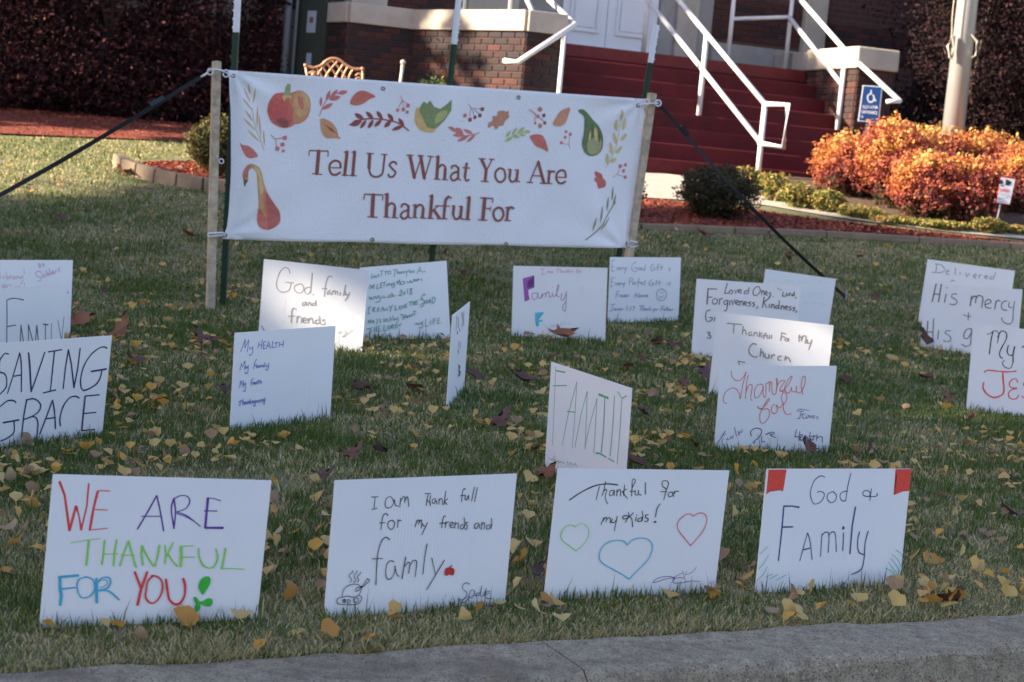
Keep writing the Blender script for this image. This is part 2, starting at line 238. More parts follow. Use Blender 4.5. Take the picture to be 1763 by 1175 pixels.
TXT['want'] = (615,445,8.106,'''
green_writing 45,120,110 8: 205,215 195,275;~195,270 215,275 225,240;~250,240 235,255 245,270 262,250 268,270;285,225 280,265;~282,240 300,225 305,262;320,185 365,170;342,180 335,250;375,190 425,178;400,185 395,240;~450,175 428,195 435,220 460,215 470,190 450,172;505,165 555,155;530,160 515,255;560,165 555,220;~555,200 575,190 578,218;~600,185 590,205 605,215 612,190;~625,210 628,185 645,195 648,210;655,185 665,205;672,170 690,200;720,160 690,200 688,255;~740,170 725,185 735,205 755,190 740,170;~765,170 765,195 790,190 790,165;790,165 795,195;835,215 870,120 890,190;845,180 885,170;~905,180 925,190 955,180;185,370 170,430;~205,380 200,420 235,365 230,425;280,360 270,425 305,415;325,345 320,415 350,405;325,345 350,340;322,380 345,375;355,345 400,330;378,340 370,395;410,360 408,395;430,355 428,385;~430,365 450,350 455,380;~500,350 475,360 480,385 505,370 520,330;~515,355 520,400 480,410;~555,365 560,320 570,340 590,300 595,375;~620,330 600,345 615,365 660,350 650,320 625,325;~700,320 700,345 725,335 740,310;~745,310 750,340 775,330;785,285 785,325;~800,325 805,295 825,320 830,290;~850,315 845,290 870,300;890,280 905,320;~170,530 170,570 195,550;~200,540 195,570 225,565 235,530;~245,530 265,560 290,520;~290,520 320,580 290,610 255,610;~330,525 335,555 365,545;~370,520 380,550 395,545;~440,510 425,545 460,540 470,480;~480,535 500,490 490,530 525,525;540,515 545,518;~590,470 615,440 615,490 580,520 630,520;~655,465 640,490 660,500 665,470;700,425 695,495;~765,420 735,430 755,460 765,495 730,500 740,460 765,420;150,690 185,675;165,685 150,770;140,775 180,765;220,690 215,750;~220,690 245,690 225,720 250,745;285,690 280,740 310,735;285,690 305,688;283,712 300,710;330,740 350,680 370,730;370,690 372,725 400,720;405,690 405,720 435,715;440,665 460,690;485,650 455,750;530,660 525,725 565,715;~600,665 580,690 600,710 625,690 600,665;635,660 640,695 655,650;670,640 665,690 695,685;670,640 695,635;668,665 690,662;720,610 765,600;742,605 735,665;775,600 770,655;800,595 795,650;772,628 798,622;815,595 812,645 845,640;815,595 845,592;813,618 840,615;~945,520 930,495 905,530 895,570 870,580 900,570 935,600 920,660 885,680 890,640 940,625;~965,585 950,605 965,630 985,605 965,585;1000,575 1000,625;~1000,575 1020,585 1005,600 1025,620;1045,545 1040,630;~1045,545 1080,550 1075,610 1040,632;155,860 150,910;185,850 180,905;152,882 182,878;~205,890 230,880 215,865 205,890 230,900;275,840 270,920;~325,850 305,860 325,885 305,900;370,840 365,890;390,845 390,890;~390,860 415,845 420,890;445,890 455,820 475,870 495,800 510,870;~520,840 530,860 550,830;~560,820 570,880 540,895;~600,800 610,780 640,790;640,790 630,860;665,780 660,840;635,820 662,815;~680,820 700,810 685,800 680,825 705,825;~730,790 715,810 740,810 745,790;~755,810 760,780 780,790;770,740 815,735;795,740 795,800;825,765 830,768;125,990 200,970;~165,980 190,1020 150,1050;235,955 230,1035;265,945 260,1030;232,995 262,990;290,945 285,1020 325,1010;290,945 320,940;288,980 315,975;370,930 365,1015 410,1005;~430,940 415,970 440,990 455,960 430,940;475,925 470,985;~475,925 500,935 480,955 505,980;525,915 520,975;~525,915 555,930 550,965 520,975;~610,910 580,930 600,950;810,920 815,900 830,930 840,900 855,925;~870,890 880,920 900,890;~905,880 905,950 880,975 860,965;950,845 945,950 985,945;1015,870 1012,930;1055,845 1050,925;1055,845 1085,840;1052,880 1080,875;1120,840 1115,910 1155,900;1120,840 1145,835;1117,870 1140,868''')
TXT['famp'] = (875,450,9.04,'''
purple_letter 115,65,150 10: #225,270 405,220 408,265 300,320 300,420 400,395 405,410 310,450 330,600 255,630 240,400
purple_writing 125,112,155 11: ~450,500 385,500 370,560 400,600 450,560 460,500 470,580 500,575 530,510 525,580;~528,560 560,500 585,520 580,565;~582,550 610,480 640,500 640,560 680,540;690,490 690,545;685,400 690,402;~690,545 740,530 785,400 780,370 760,420 760,540 800,550;~830,500 825,590 860,600 905,480;~905,470 900,620 890,760 860,770 850,700 900,620
red_writing 190,130,155 9: 510,125 565,120;540,125 530,205;510,210 570,200;~640,150 605,165 615,185 640,160 650,185;~660,185 662,160 680,185 690,155 695,185;745,130 805,125;775,130 770,180;815,130 812,175;~812,160 830,150 835,175;~860,155 845,165 850,178 865,160;~880,175 885,155 900,175;915,130 912,175;930,150 912,165 930,175;~950,125 940,150 938,180;~960,150 965,172 985,160;1005,125 1005,172;~1085,120 1070,140 1068,185;1055,150 1090,148;~1100,155 1100,175 1115,165 1105,150;~1125,170 1128,155 1145,150
blue_letter 45,150,195 9: #420,800 550,790 545,825 475,860 470,915 535,915 535,940 480,945 480,1010 440,1020 450,950 420,940 430,860
blue_writing 135,160,200 7: 545,975 570,970;660,970 655,1040;~690,990 700,1015 730,990 735,1020;~760,1020 765,980 790,1020;835,930 830,1010;~830,980 800,990 805,1010 830,1005;~890,930 870,960 900,990;~950,950 960,970 920,985
pale_writing 150,185,195 6: ~1180,390 1125,420 1160,460 1125,480 1185,485''')
TXT['every'] = (1040,435,9.793,'''
grey_writing 112,126,158 10: 135,130 130,315;130,135 180,125;130,245 165,240;130,318 180,312;205,250 220,300 240,255;~245,275 275,265 260,250 245,280 280,295;295,255 295,300;~295,275 310,255 325,260;~335,250 340,290 375,255;~385,245 360,320 345,355;~545,165 500,180 465,240 475,300 520,325 550,300 550,260 510,262;~590,255 575,280 595,300 610,280 590,255;~630,255 615,280 635,300 645,280 630,255;~690,265 665,275 665,300 690,295;695,205 685,305;~835,200 800,215 785,265 800,305 840,300 845,255 810,258;870,265 868,300;~930,205 905,210 900,300;885,255 930,250;975,215 960,300;945,250 990,245;1105,245 1100,325;1085,285 1120,280;125,430 110,580;130,430 175,420;115,500 155,490;105,580 150,570;185,510 200,555 220,510;~225,535 255,525 240,510 225,540 260,552;270,515 268,555;~268,530 285,512 300,520;~310,510 315,545 345,510;350,505 320,595;430,430 420,545;~430,430 475,440 470,480 425,490;~480,520 505,510 490,500 480,525 510,540;525,505 520,545;~522,520 540,505;~600,440 580,450 565,580;550,500 600,495;~605,520 630,510 615,500 605,530;~655,505 640,520 645,545 665,540;690,470 680,550;665,495 700,490;~810,460 770,480 755,530 775,560 810,550 815,515 785,515;835,515 833,550;~900,470 880,480 870,560;860,515 905,510;940,480 925,550;915,510 950,505;1065,520 1062,550;~1110,505 1090,515 1110,535 1095,555;215,660 195,770;210,660 260,655;205,710 245,705;260,715 255,755;~258,730 275,712;~300,715 285,735 305,750 315,730 300,715;~335,750 340,715 355,745 365,712 375,750 400,712 405,748;505,760 535,680 555,755;515,730 550,725;585,680 580,750;~582,730 610,725 600,750 582,750;~640,715 625,735 640,750 655,735 640,715;665,715 680,750 695,712;~700,735 735,725 715,712 700,740 740,755;105,880 180,870;~145,878 135,960 110,990 95,985;~185,950 165,965 180,975 195,950 200,975;~215,970 220,945 235,970 245,945 252,972;~265,965 285,955 270,945 268,975;~310,940 295,955 310,975;385,890 375,980;410,935 410,941;408,970 408,976;450,910 440,980;470,915 515,910 485,980;590,900 665,890;625,895 615,980;655,900 650,980;~652,950 675,935 680,978;~705,945 690,960 700,975 712,950 718,975;~728,972 732,945 748,972;770,905 762,975;785,945 765,958 785,975;~820,950 830,970 845,945;845,945 820,1010;~860,950 855,970 875,965 870,950;~880,950 885,970 900,948;965,905 945,990;960,905 1010,900;955,945 995,940;~1015,950 1000,965 1010,980 1025,955;1045,920 1040,980;1030,945 1060,940;1070,920 1065,980;~1067,960 1085,950 1090,980;~1100,970 1120,960 1108,950 1102,978 1130,975;1145,950 1142,978;~1142,962 1170,955
smiley_face 115,128,158 11: ~965,612 905,640 880,710 900,785 955,810 1010,790 1045,720 1030,650 965,612;~920,735 950,760 985,735;945,675 948,690;975,670 978,685''')
TXT['loved'] = (1180,455,6.526,'''
grey_writing 72,76,92 9: 470,215 440,330 490,325;~515,290 490,315 510,335 535,315 515,290;555,290 565,330 590,285;~595,310 630,300 610,285 595,315 635,330;~700,300 665,310 665,335 695,330;715,265 705,335;~800,255 765,290 765,345 800,350 840,310 830,260 800,252;860,295 855,345;~857,320 880,300 885,345;~895,330 920,320 905,305 895,340 925,350;~965,320 940,330 960,350 935,375;985,365 990,367;w6 1035,270 1055,285;~w6 1060,290 1085,290;1100,310 1090,360 1130,362;~1140,325 1130,345 1145,355 1155,335;1170,325 1168,358;~1168,340 1185,325;~1215,335 1195,345 1200,358 1220,350;1222,310 1225,358;1245,370 1235,385;w12 255,275 250,360 243,450;w8 255,278 355,280;250,375 300,370;~330,385 305,410 310,445 345,445 360,405 330,385;385,390 380,455;~382,415 405,385 420,392;~470,405 435,420 440,455 470,440 478,405;~478,405 470,480 455,525 435,520;500,410 498,460;520,405 530,460 555,400;~565,435 600,425 580,405 562,440 600,460;615,415 612,465;~613,435 640,415 648,465;~660,445 690,435 672,420 658,450 695,468;~735,425 710,435 735,455 710,475;~780,430 755,440 778,460 755,478;815,475 800,500;885,370 865,490;950,375 880,430 915,490;945,450 940,490;970,450 965,495;~967,470 990,452 1000,498;~1045,465 1015,475 1020,500 1045,490;1055,410 1050,505;1080,465 1075,510;~1077,485 1100,468 1108,510;~1120,490 1150,482 1132,470 1118,495 1150,515;~1190,475 1165,485 1190,505 1165,520;~1235,485 1210,495 1230,512 1205,528;1250,525 1240,545;~280,515 240,530 228,590 240,640 280,640 305,605 265,600;330,595 325,640;~245,765 275,770 262,795 285,805 280,830 245,828''')
TXT['greenbehind'] = (1180,455,6.526,'''
pale_green_writing 145,180,180 6: 930,180 960,200;980,175 1020,195;1120,185 1170,180;1145,185 1150,205;~1185,190 1200,205 1220,190;1280,190 1275,215;~1300,195 1320,210 1345,195;~1360,195 1380,205 1400,185;1490,185 1530,190;1510,190 1510,215;~1545,200 1560,215 1600,205;~1310,315 1325,345 1350,320;1385,315 1380,340;~1400,325 1430,345 1460,325;~1470,345 1500,330 1550,345;~1320,420 1350,440 1390,425;1440,425 1440,450;1465,430 1460,450;~1500,440 1540,450 1595,455''')
TXT['church'] = (1180,455,6.526,'''
grey_writing 105,108,118 10: 470,665 635,680;548,675 540,775;650,700 640,790;~642,760 670,740 685,795;~745,765 715,775 720,805 745,790 750,810;775,765 770,810;~772,785 800,768 810,815;835,760 830,820;865,775 832,795 865,825;~910,775 895,785 880,840;865,805 910,802;~920,795 920,830 945,830 945,800;970,795 965,835;1085,770 1070,860;1080,772 1130,785;1075,815 1115,820;~1130,830 1115,850 1135,865 1150,845 1130,830;1160,835 1158,865;~1275,870 1280,800 1300,830 1320,805;~1300,860 1325,810 1355,815 1345,890;~1370,850 1370,890 1395,885;1420,850 1385,960;~w12 800,905 760,895 725,930 715,985 745,1030 790,1045 810,1035;w12 850,950 840,1040;~w12 842,1010 870,985 880,1045;~900,1005 895,1045 930,1055 940,1015 940,1058;970,1020 965,1060;~967,1040 990,1018 1005,1025;~1080,1035 1045,1040 1040,1075 1075,1080;w12 1130,1030 1115,1080;~w12 1120,1065 1155,1050 1180,1100;590,1090 670,1105;600,1095 605,1130''')
TXT['thankred'] = (1220,620,7.342,'''
red_writing 200,85,92 9: ~285,140 295,210 340,258 390,258 440,215 475,150;~475,155 440,280 400,495;~395,490 385,420 350,370 300,355 230,390 190,460 190,530 230,550;~500,190 480,300 465,490;~470,420 500,330 540,310 550,350 530,480 550,515;~680,310 620,315 580,390 585,470 630,470 680,380 690,320 690,450 720,460 725,300;~725,300 750,290 770,280 765,400;~765,380 780,290 800,290 800,400 830,440 860,380 870,240;~855,225 860,330 850,430;~850,400 880,300 930,260 960,270 930,320 900,380 960,410;~900,400 980,350 1050,230 1040,210 990,280 960,370 1010,420 1050,350;~960,380 920,470 950,560 990,480 970,410;~1050,340 1050,390 1100,400 1110,330;~1110,330 1110,400 1160,410 1210,320 1220,220 1190,215 1170,320 1185,410 1190,440;~615,580 640,615 690,600 750,530 765,485 730,520 690,600 650,680 650,770 690,800 750,740 770,660 740,615 680,625 620,600;~830,560 795,600 800,665 840,675 870,630 850,570 900,605 940,545;~945,540 945,620 980,685 1045,680
purple_writing 95,85,150 7: ~1120,640 1150,620 1270,640;1170,640 1150,740 1115,740;1160,690 1220,680;~1185,680 1190,735 1230,735;~1230,700 1240,740 1260,710 1250,690;~1270,735 1275,700 1300,730 1310,700;~1320,700 1325,740 1345,700;~1385,715 1360,725 1385,745;1120,645 1200,650;w9 210,895 110,1055;175,960 220,930;~185,985 165,1030 190,1080;~240,985 225,1010 260,1000;~270,1000 280,970 300,990 310,950;325,850 350,960;~370,900 380,950 400,900;~415,880 420,910 380,910
navy_writing 50,60,105 8: ~w9 540,960 530,910 580,865 650,870 670,910 630,980 560,1040 590,1045;~670,960 670,1030 710,1030;w11 720,945 770,915;~790,945 830,930 800,910 780,950 850,980;1110,875 1090,970 1140,970;1150,900 1140,1020;~1160,985 1185,960 1165,940 1155,1000 1180,1015 1210,960;~1240,960 1205,980 1215,1010 1245,975 1250,1010;1285,910 1260,1010;~1260,1000 1290,1015 1310,1000;1330,950 1315,1020;1275,965 1360,960;1370,940 1360,1020;~1365,990 1410,965 1435,980 1430,1045''')
TXT['delivered'] = (1575,440,7.345,'''
grey_writing 110,118,140 9: 280,105 265,215;255,110 330,115;~330,115 375,170 340,215 215,215;~390,215 430,205 415,185 395,205 405,240 440,240;515,160 510,245;575,215 572,245;645,225 655,275 690,230;~740,265 780,255 760,235 740,265 775,295;815,245 810,290;~812,265 845,245;~880,275 920,270 900,255 880,280 915,300;~985,265 950,275 950,298 985,295;1020,220 995,298;~455,330 475,315 500,325''')
TXT['mercy'] = (1575,440,7.345,'''
grey_writing 75,80,98 13: 270,360 220,585;335,365 300,590;245,490 320,492;395,490 375,595;403,408 408,411;~w10 530,490 480,490 465,525 510,555 535,590 500,625 440,615;720,515 700,640;~705,580 745,520 775,530 765,600;~768,560 800,510 850,520 860,560 845,660;~w11 885,625 965,595 940,560 895,580 890,640 920,665 965,665;1030,575 1010,680;~w10 1015,620 1050,570 1080,580;~w11 1165,575 1115,590 1095,640 1115,685 1165,695;~w10 1195,590 1190,650 1230,660;~w10 1260,580 1245,700 1240,800 1220,860 1160,865 1110,830 1100,790;~w9 615,750 660,770 710,770;w9 680,725 675,820;w11 165,830 150,1045;w11 238,800 225,1060;w10 155,970 230,968;w10 300,950 290,1060;~w9 455,955 400,955 385,985 430,1010 455,1050 430,1090 360,1080;~w10 720,930 660,935 620,1000 630,1050 680,1040 715,970;~w10 720,940 710,1060 700,1130 640,1150 590,1120''')
TXT['jesus'] = (1655,550,7.343,'''
black_writing 42,46,56 12: ~w7 325,180 345,190 385,165;400,150 375,270 355,440;~w9 390,170 420,145 460,160 475,200 455,300;~460,230 500,155 550,155 575,200 560,270 510,360 485,420 490,470 520,495;~595,330 580,410 610,455 650,445 675,350;~w14 675,345 655,450 655,540;~w9 655,540 630,610 590,620 540,595 520,550 545,520;~770,355 795,342 860,330;900,345 880,500
red_writing 190,60,65 14: ~290,670 330,645 400,650 500,660 600,665 695,655;~w17 525,665 530,780 540,880 520,950 420,990 330,950 275,870 285,800;~w12 715,800 690,755 640,765 610,810 625,860 705,872;~w12 700,875 640,890 600,930 605,985 650,1010 700,1000 725,960;~w12 880,790 820,780 790,830 850,890 870,950 820,1005 765,970''')
TXT['saving'] = (0,570,5.875,'''
navy_writing 35,38,85 12: ~85,235 50,228 20,260 -5,310 -5,410 40,430 65,480 60,570 -5,645;75,632 130,460 200,222;~200,222 215,350 215,615;130,460 215,445;w16 288,222 300,350 315,615;315,615 380,430 453,215;w13 487,212 625,190;550,205 530,400 508,605;437,627 562,597;690,190 660,380 638,585;w14 690,190 720,330 747,570;747,575 785,380 810,175;~1080,175 1050,162 1000,175 920,240 850,350 815,480 820,570 845,605;~w14 845,603 900,585 970,540 1010,480 1030,400;w15 922,410 1075,385;~160,725 130,703 70,710 0,765;~0,1115 80,1080 140,1020 140,920;w14 30,928 190,900;270,690 240,850 215,1075;~265,700 330,685 385,710 410,760 385,820 320,865 240,895;~320,865 365,880 383,950 370,1075;400,1045 460,890 530,700;~530,700 550,820 560,990;455,890 560,875;~800,680 760,660 700,680 640,760 605,880 610,960;w14 860,660 840,850 825,1005;862,658 1003,645;845,835 968,823;822,1008 955,995''')
TXT['famblack'] = (0,440,7.346,'''
black_writing 60,64,76 11: ~88,565 150,545 220,548 300,565;85,565 88,760 83,1180;92,900 200,882;250,1180 265,880;262,880 310,1180;360,1180 358,875;358,875 430,1150;440,1150 465,885;465,885 490,1150;w13 545,870 608,878;w8 572,880 577,1150;w6 652,860 642,1150;w6 730,820 775,1055;w6 808,775 770,1150''')
TXT['library'] = (0,440,7.346,'''
red_writing 185,135,160 8: 0,210 5,290 40,285;50,250 50,295;75,205 85,300;~85,280 115,270 105,300 85,300;130,260 130,300;~130,275 150,258;~180,265 160,280 170,300 190,270 195,300;~210,300 212,265 235,270 238,295;~250,265 255,290 280,260;~285,255 285,330 255,365;300,165 310,235;~55,365 30,385 45,415 65,375 70,415;~90,415 95,375 120,370;~130,370 140,400;185,400 265,392;310,350 313,400
purple_writing 145,125,180 9: 485,95 495,160;~495,110 515,115 500,140 525,150;535,100 545,140;550,100 560,135;~525,215 480,200 445,230 480,270 520,280 510,320 470,325;~545,235 535,265 560,275 565,240;580,190 590,270;~600,220 605,250;620,165 640,250;~640,225 610,235 625,250;~655,220 680,215 665,200 655,225 690,235;~700,225 700,190 720,195;~755,155 735,175 755,190 745,210;855,455 860,480;845,475 870,470''')
TXT['narrow'] = (765,510,6.18,'''
dark_writing 60,63,78 24: 130,220 125,350;145,230 150,340;~185,180 195,260 185,330;205,170 205,310;w30 135,385 140,395;w28 160,355 163,367;155,480 150,540;~170,500 165,560;145,570 150,610;~150,740 165,760 150,780;~150,800 170,820 145,850''')
TXT['famgreen'] = (935,615,5.875,'''
green_writing 45,130,105 6: 130,100 115,450 95,890;w11 130,138 225,155;w8 100,292 240,288;343,250 260,560 192,895;343,250 325,560 297,920;w8 245,550 325,560;448,345 385,580 322,915;448,345 438,620 425,930;548,415 475,680 425,910;548,415 530,720 515,975;w18 565,378 620,400 660,415;w11 625,420 615,700 590,965;w12 535,972 575,975 640,1013;w8 725,395 705,720 680,1000;w9 658,1025 722,1058;w8 758,352 805,425;w8 850,390 800,420;798,430 775,800 750,1085;~w5 60,1020 90,1040 110,1010;~w5 100,1040 140,1060 160,1045;~w5 150,1075 190,1060 215,1080;w5 250,1050 255,1100;~w5 275,1095 280,1065 300,1095;~w5 320,1105 325,1075 345,1110''')
BANNER = []   # (crop, text)
BANNER.append((520,240,3.673,'''
lettering 112,56,50 20: w8 50,72 168,76;w6 50,70 46,105;w6 168,74 166,110;w22 108,74 97,220;w7 68,219 130,223;~w13 246,181 240,148 210,136 182,155 176,190 190,220 215,226 245,210;w7 180,181 246,182;w19 285,78 272,228;w7 266,83 290,76;w7 255,227 295,230;w19 333,78 323,230;w7 314,83 338,76;w7 303,230 345,232;w20 430,92 424,185;~w12 424,180 432,220 455,237 485,235 508,215 518,150 524,98;w7 410,90 455,92;w7 503,96 540,98;~w12 597,160 592,147 570,145 555,165 575,190 592,210 578,235 555,238 545,222;w20 683,102 712,245;w8 712,245 752,120;w20 750,105 775,250;w8 775,250 815,112;w7 663,101 705,103;w7 732,104 768,106;w7 795,108 830,111;w19 860,108 850,250;w7 843,113 865,106;~w12 858,185 880,162 900,172 904,200;w17 903,185 898,253;w7 835,251 870,254;w7 883,254 918,257;~w11 942,185 945,170 968,168 982,182;w14 984,180 983,250;~w12 984,205 950,215 936,240 950,260 970,255 984,238;w8 983,250 1000,260;w16 1036,152 1025,240;~w11 1025,236 1034,262 1053,256;w8 1012,179 1055,183;w18 1130,125 1162,198;w8 1162,198 1198,128;w19 1160,192 1152,265;w7 1112,122 1155,125;w7 1180,126 1213,128;w7 1125,265 1175,268;~w13 1250,182 1225,200 1218,235 1235,266 1262,268 1282,240 1275,195 1250,182;w16 1316,192 1308,245;~w12 1308,240 1318,267 1342,264 1356,240;w17 1362,195 1355,265;w7 1300,191 1318,190;w7 1343,195 1364,194;w8 1355,265 1376,268;w19 1492,142 1530,278;w8 1492,142 1441,272;w7 1458,231 1515,233;w7 1422,272 1460,275;w7 1505,278 1545,281;w16 1563,200 1557,278;~w12 1560,228 1575,204 1596,207;w6 1548,202 1566,197;w7 1543,278 1580,281;~w13 1667,240 1660,205 1635,196 1612,215 1606,245 1620,272 1640,280 1665,267;w7 1610,240 1667,242;w8 395,348 510,352;w6 395,348 391,382;w6 510,350 508,387;w22 450,350 443,490;w7 415,490 475,494;w19 538,345 530,490;w7 520,350 542,343;~w12 535,428 560,405 582,415 587,440;w17 586,430 580,490;w7 515,491 550,494;w7 565,494 602,497;~w11 627,430 632,414 655,410 670,425;w14 672,420 668,490;~w12 670,448 636,460 622,482 636,502 655,498 669,480;w8 668,490 686,500;w16 716,415 710,492;~w12 713,442 738,415 760,422 766,445;w17 766,435 760,495;w6 700,418 718,412;w7 694,494 726,496;w7 745,497 780,499;w19 820,355 810,498;w6 803,360 824,352;w7 860,422 818,458;w17 832,446 870,500;w6 843,420 878,422;w7 793,499 830,501;w7 852,501 886,503;~w16 925,362 908,385 902,430 895,500;w9 925,362 943,372;w7 882,421 930,424;w7 878,502 915,504;w16 958,422 952,478;~w12 952,472 964,502 986,500 1000,475;w17 1005,425 998,498;w6 945,421 962,420;w6 988,424 1008,423;w8 998,500 1019,506;w19 1052,365 1042,505;w7 1035,370 1057,362;w7 1025,506 1060,509;w21 1150,372 1138,508;w8 1122,370 1200,374;w6 1200,372 1197,402;w7 1145,436 1185,438;w5 1187,424 1183,452;w7 1110,508 1165,512;~w13 1235,430 1210,448 1205,480 1220,510 1248,512 1268,480 1260,442 1235,430;w16 1299,430 1290,512;~w13 1295,462 1314,430 1336,438;w6 1281,434 1300,427;w7 1276,512 1315,515'''))
BANNER.append((400,110,4.897,'''
wheat_print 185,130,55 12: w5 ~265,730 240,650 200,560 175,450 165,370;l 130,165 155,260;l 100,205 150,320;l 195,205 178,330;l 85,290 165,390;l 100,390 175,490;l 85,455 190,560;l 215,360 205,540;l 120,555 230,660;l 225,430 240,620;l 265,560 270,690
pumpkin_print 202,88,44 12: #~480,245 520,238 560,225 600,235 640,270 660,330 655,400 630,460 580,500 530,512 500,530 450,545 400,535 340,500 310,450 295,390 310,320 350,260 400,245 450,242
pumpkin_print 208,104,46 12: #~500,300 530,245 560,228 600,238 638,272 657,330 652,398 625,455 575,492 525,500 515,400
pumpkin_print 214,124,52 12: #~525,290 545,240 590,235 632,270 652,335 645,395 610,440 560,450 530,380
pumpkin_print 192,62,38 12: #~440,260 400,250 350,265 314,322 299,390 314,448 345,495 400,528 450,530 500,500 512,420 495,340
pumpkin_print 180,50,38 12: #~400,290 350,300 322,350 315,400 335,450 380,480 430,470 470,420 460,340
pumpkin_print 200,82,50 12: #~555,275 588,285 605,340 596,385 572,370 556,322
pumpkin_print 212,140,66 12: #~425,280 450,252 490,264 500,296 478,286 450,296 440,316;#~596,248 628,268 646,320 642,370 628,340 612,290
pumpkin_shade_print 150,52,44 12: #~360,462 430,450 485,490 480,522 430,532 385,510
pumpkin_shade_print 128,50,46 12: #~395,478 435,468 465,495 455,518 425,522 400,505
stem_print 105,135,85 12: #440,270 450,200 470,165 495,175 480,205 490,265
pumpkin_shade_print 120,50,50 12: #~380,470 430,460 470,490 470,530 430,538 395,510
sprig_print 175,75,80 10: ~w6 735,440 760,370 800,300 850,260 960,235;lw20 745,360 750,280;lw30 760,385 845,335;lw25 790,310 825,225;lw38 815,300 910,280;lw26 830,280 890,220;lw32 890,250 970,235
leaf_print 185,72,52 10: #~1210,278 1150,240 1080,228 1020,270 995,335 1050,352 1110,335 1160,300
leaf_print 190,112,60 10: #~750,462 830,490 880,550 890,600 912,632 860,628 800,628 760,590 745,530
leaf_vein_print 120,62,45 6: ~780,520 830,545 890,600;lw16 790,520 860,580
maroon_sprig_print 118,42,42 10: ~w10 990,515 1100,470 1200,465 1300,475 1400,500 1490,565;lw36 1110,470 1035,420;lw32 1190,465 1130,405;lw32 1270,470 1220,400;lw32 1360,480 1315,420;lw30 1450,530 1405,460;lw45 1090,480 1000,520;lw27 1130,475 1080,545;lw30 1190,475 1145,545;lw30 1260,475 1200,530;lw34 1340,485 1285,535;lw30 1440,525 1350,560
berry_print 165,80,85 5: w4 1420,270 1435,310 1400,370;w4 1435,310 1445,370;w4 1435,310 1480,340;w36 1478,350 1483,355;w32 1440,384 1444,388;w28 1393,389 1397,393;w28 1473,406 1477,410;w5 330,605 365,635 440,625;w4 365,635 375,700;w38 442,623 448,628;w36 422,678 428,684;w36 378,712 383,722'''))
BANNER.append((0,0,1.0,'''
gourd_print 205,140,60 3: #~718,186 714,198 715,212 723,224 737,229 748,226 752,210 735,190
gourd_print 92,118,62 3: #724,182 729,175 735,179 740,173 747,184 757,188 768,180 777,172 776,190 765,207 757,215 752,220 745,222 735,220 728,205 722,192
gourd_print 130,140,70 3: #~752,196 768,190 766,202 755,211 748,212'''))
BANNER.append((740,150,4.64,'''
dark_berry_print 105,50,58 5: w4 310,140 330,170 430,180;w4 330,170 320,200 315,240;w4 335,180 355,235;w4 350,180 395,215;w36 416,176 420,180;w34 396,226 400,230;w30 356,241 360,245;w36 316,260 320,264;w32 906,226 912,230;w30 913,286 917,290
berry_print 160,78,80 5: w36 276,226 280,230;w7 790,180 840,215 880,250 915,280;w4 840,215 838,285;w36 878,172 878,186;w32 860,233 864,237;w34 877,305 878,318;w22 838,288 842,292;w26 1086,356 1090,360;w30 1120,376 1124,380;w28 1078,400 1082,404;w28 1046,443 1050,447;w4 1115,380 1110,460 1120,490;w4 1110,460 1050,450
sprig_print 180,82,82 5: ~w7 140,320 250,385 330,385 390,365;lw26 150,320 200,350;lw42 200,330 260,375;lw27 180,385 270,385;lw25 265,340 340,375;lw28 215,435 310,385;lw22 290,440 360,380
oak_leaf_print 150,100,65 5: #~640,170 620,200 630,240 600,270 580,310 555,310 525,340 505,310 465,325 470,285 500,270 500,235 535,230 545,195 590,190 615,200
green_sprig_print 130,155,70 5: ~w6 595,435 650,400 720,365 795,355;lw26 605,430 655,405;lw22 610,400 640,350;lw22 655,385 695,325;lw24 665,395 715,400;lw24 700,370 755,320;lw22 715,380 760,385;lw26 750,360 800,355
leaf_print 195,105,65 5: #~1120,165 1110,220 1080,290 1030,315 980,298 1010,240 1050,190
leaf_print 180,72,58 5: #~798,395 840,378 890,385 920,430 942,515 900,495 850,475 820,440
green_gourd_print 70,100,55 5: #~1190,185 1230,180 1270,215 1310,265 1350,310 1380,370 1390,440 1380,500 1345,540 1290,552 1245,530 1220,470 1225,400 1255,340 1260,290 1240,240 1205,210
green_gourd_print 120,132,82 5: #~1270,430 1330,400 1375,430 1370,500 1335,535 1290,540 1260,500
gourd_stripe_print 165,150,60 5: lw30 1325,320 1335,430;lw18 1290,350 1275,430
gourd_stripe_print 55,85,45 5: lw20 1300,300 1300,420;lw18 1355,350 1360,450
wheat_print 190,150,75 5: ~w4 1410,650 1450,580 1500,450 1530,250;lw24 1533,180 1528,270;lw28 1490,260 1495,355;lw28 1565,250 1545,345;lw24 1475,360 1495,460;lw24 1570,370 1530,430;lw26 1450,440 1460,540;lw26 1540,470 1490,530;lw26 1425,530 1425,620;lw30 1495,570 1450,600'''))
BANNER.append((990,180,4.52,'''
berry_print 165,80,88 5: w32 353,478 357,484;w28 393,468 397,474;w32 378,516 382,520;w32 391,565 396,569;w4 300,570 330,545 390,565;w4 330,545 355,490
oak_leaf_print 155,62,55 5: #~165,522 190,530 215,545 225,575 245,600 240,640 215,650 185,655 190,615 160,600 158,575 175,565 158,540
olive_sprig_print 100,112,75 5: ~w9 80,1055 180,980 250,870 320,760;lw13 300,640 292,750;lw13 322,700 300,800;lw15 265,720 250,830;lw15 215,790 195,920;lw13 165,880 140,990;lw11 270,880 200,980'''))
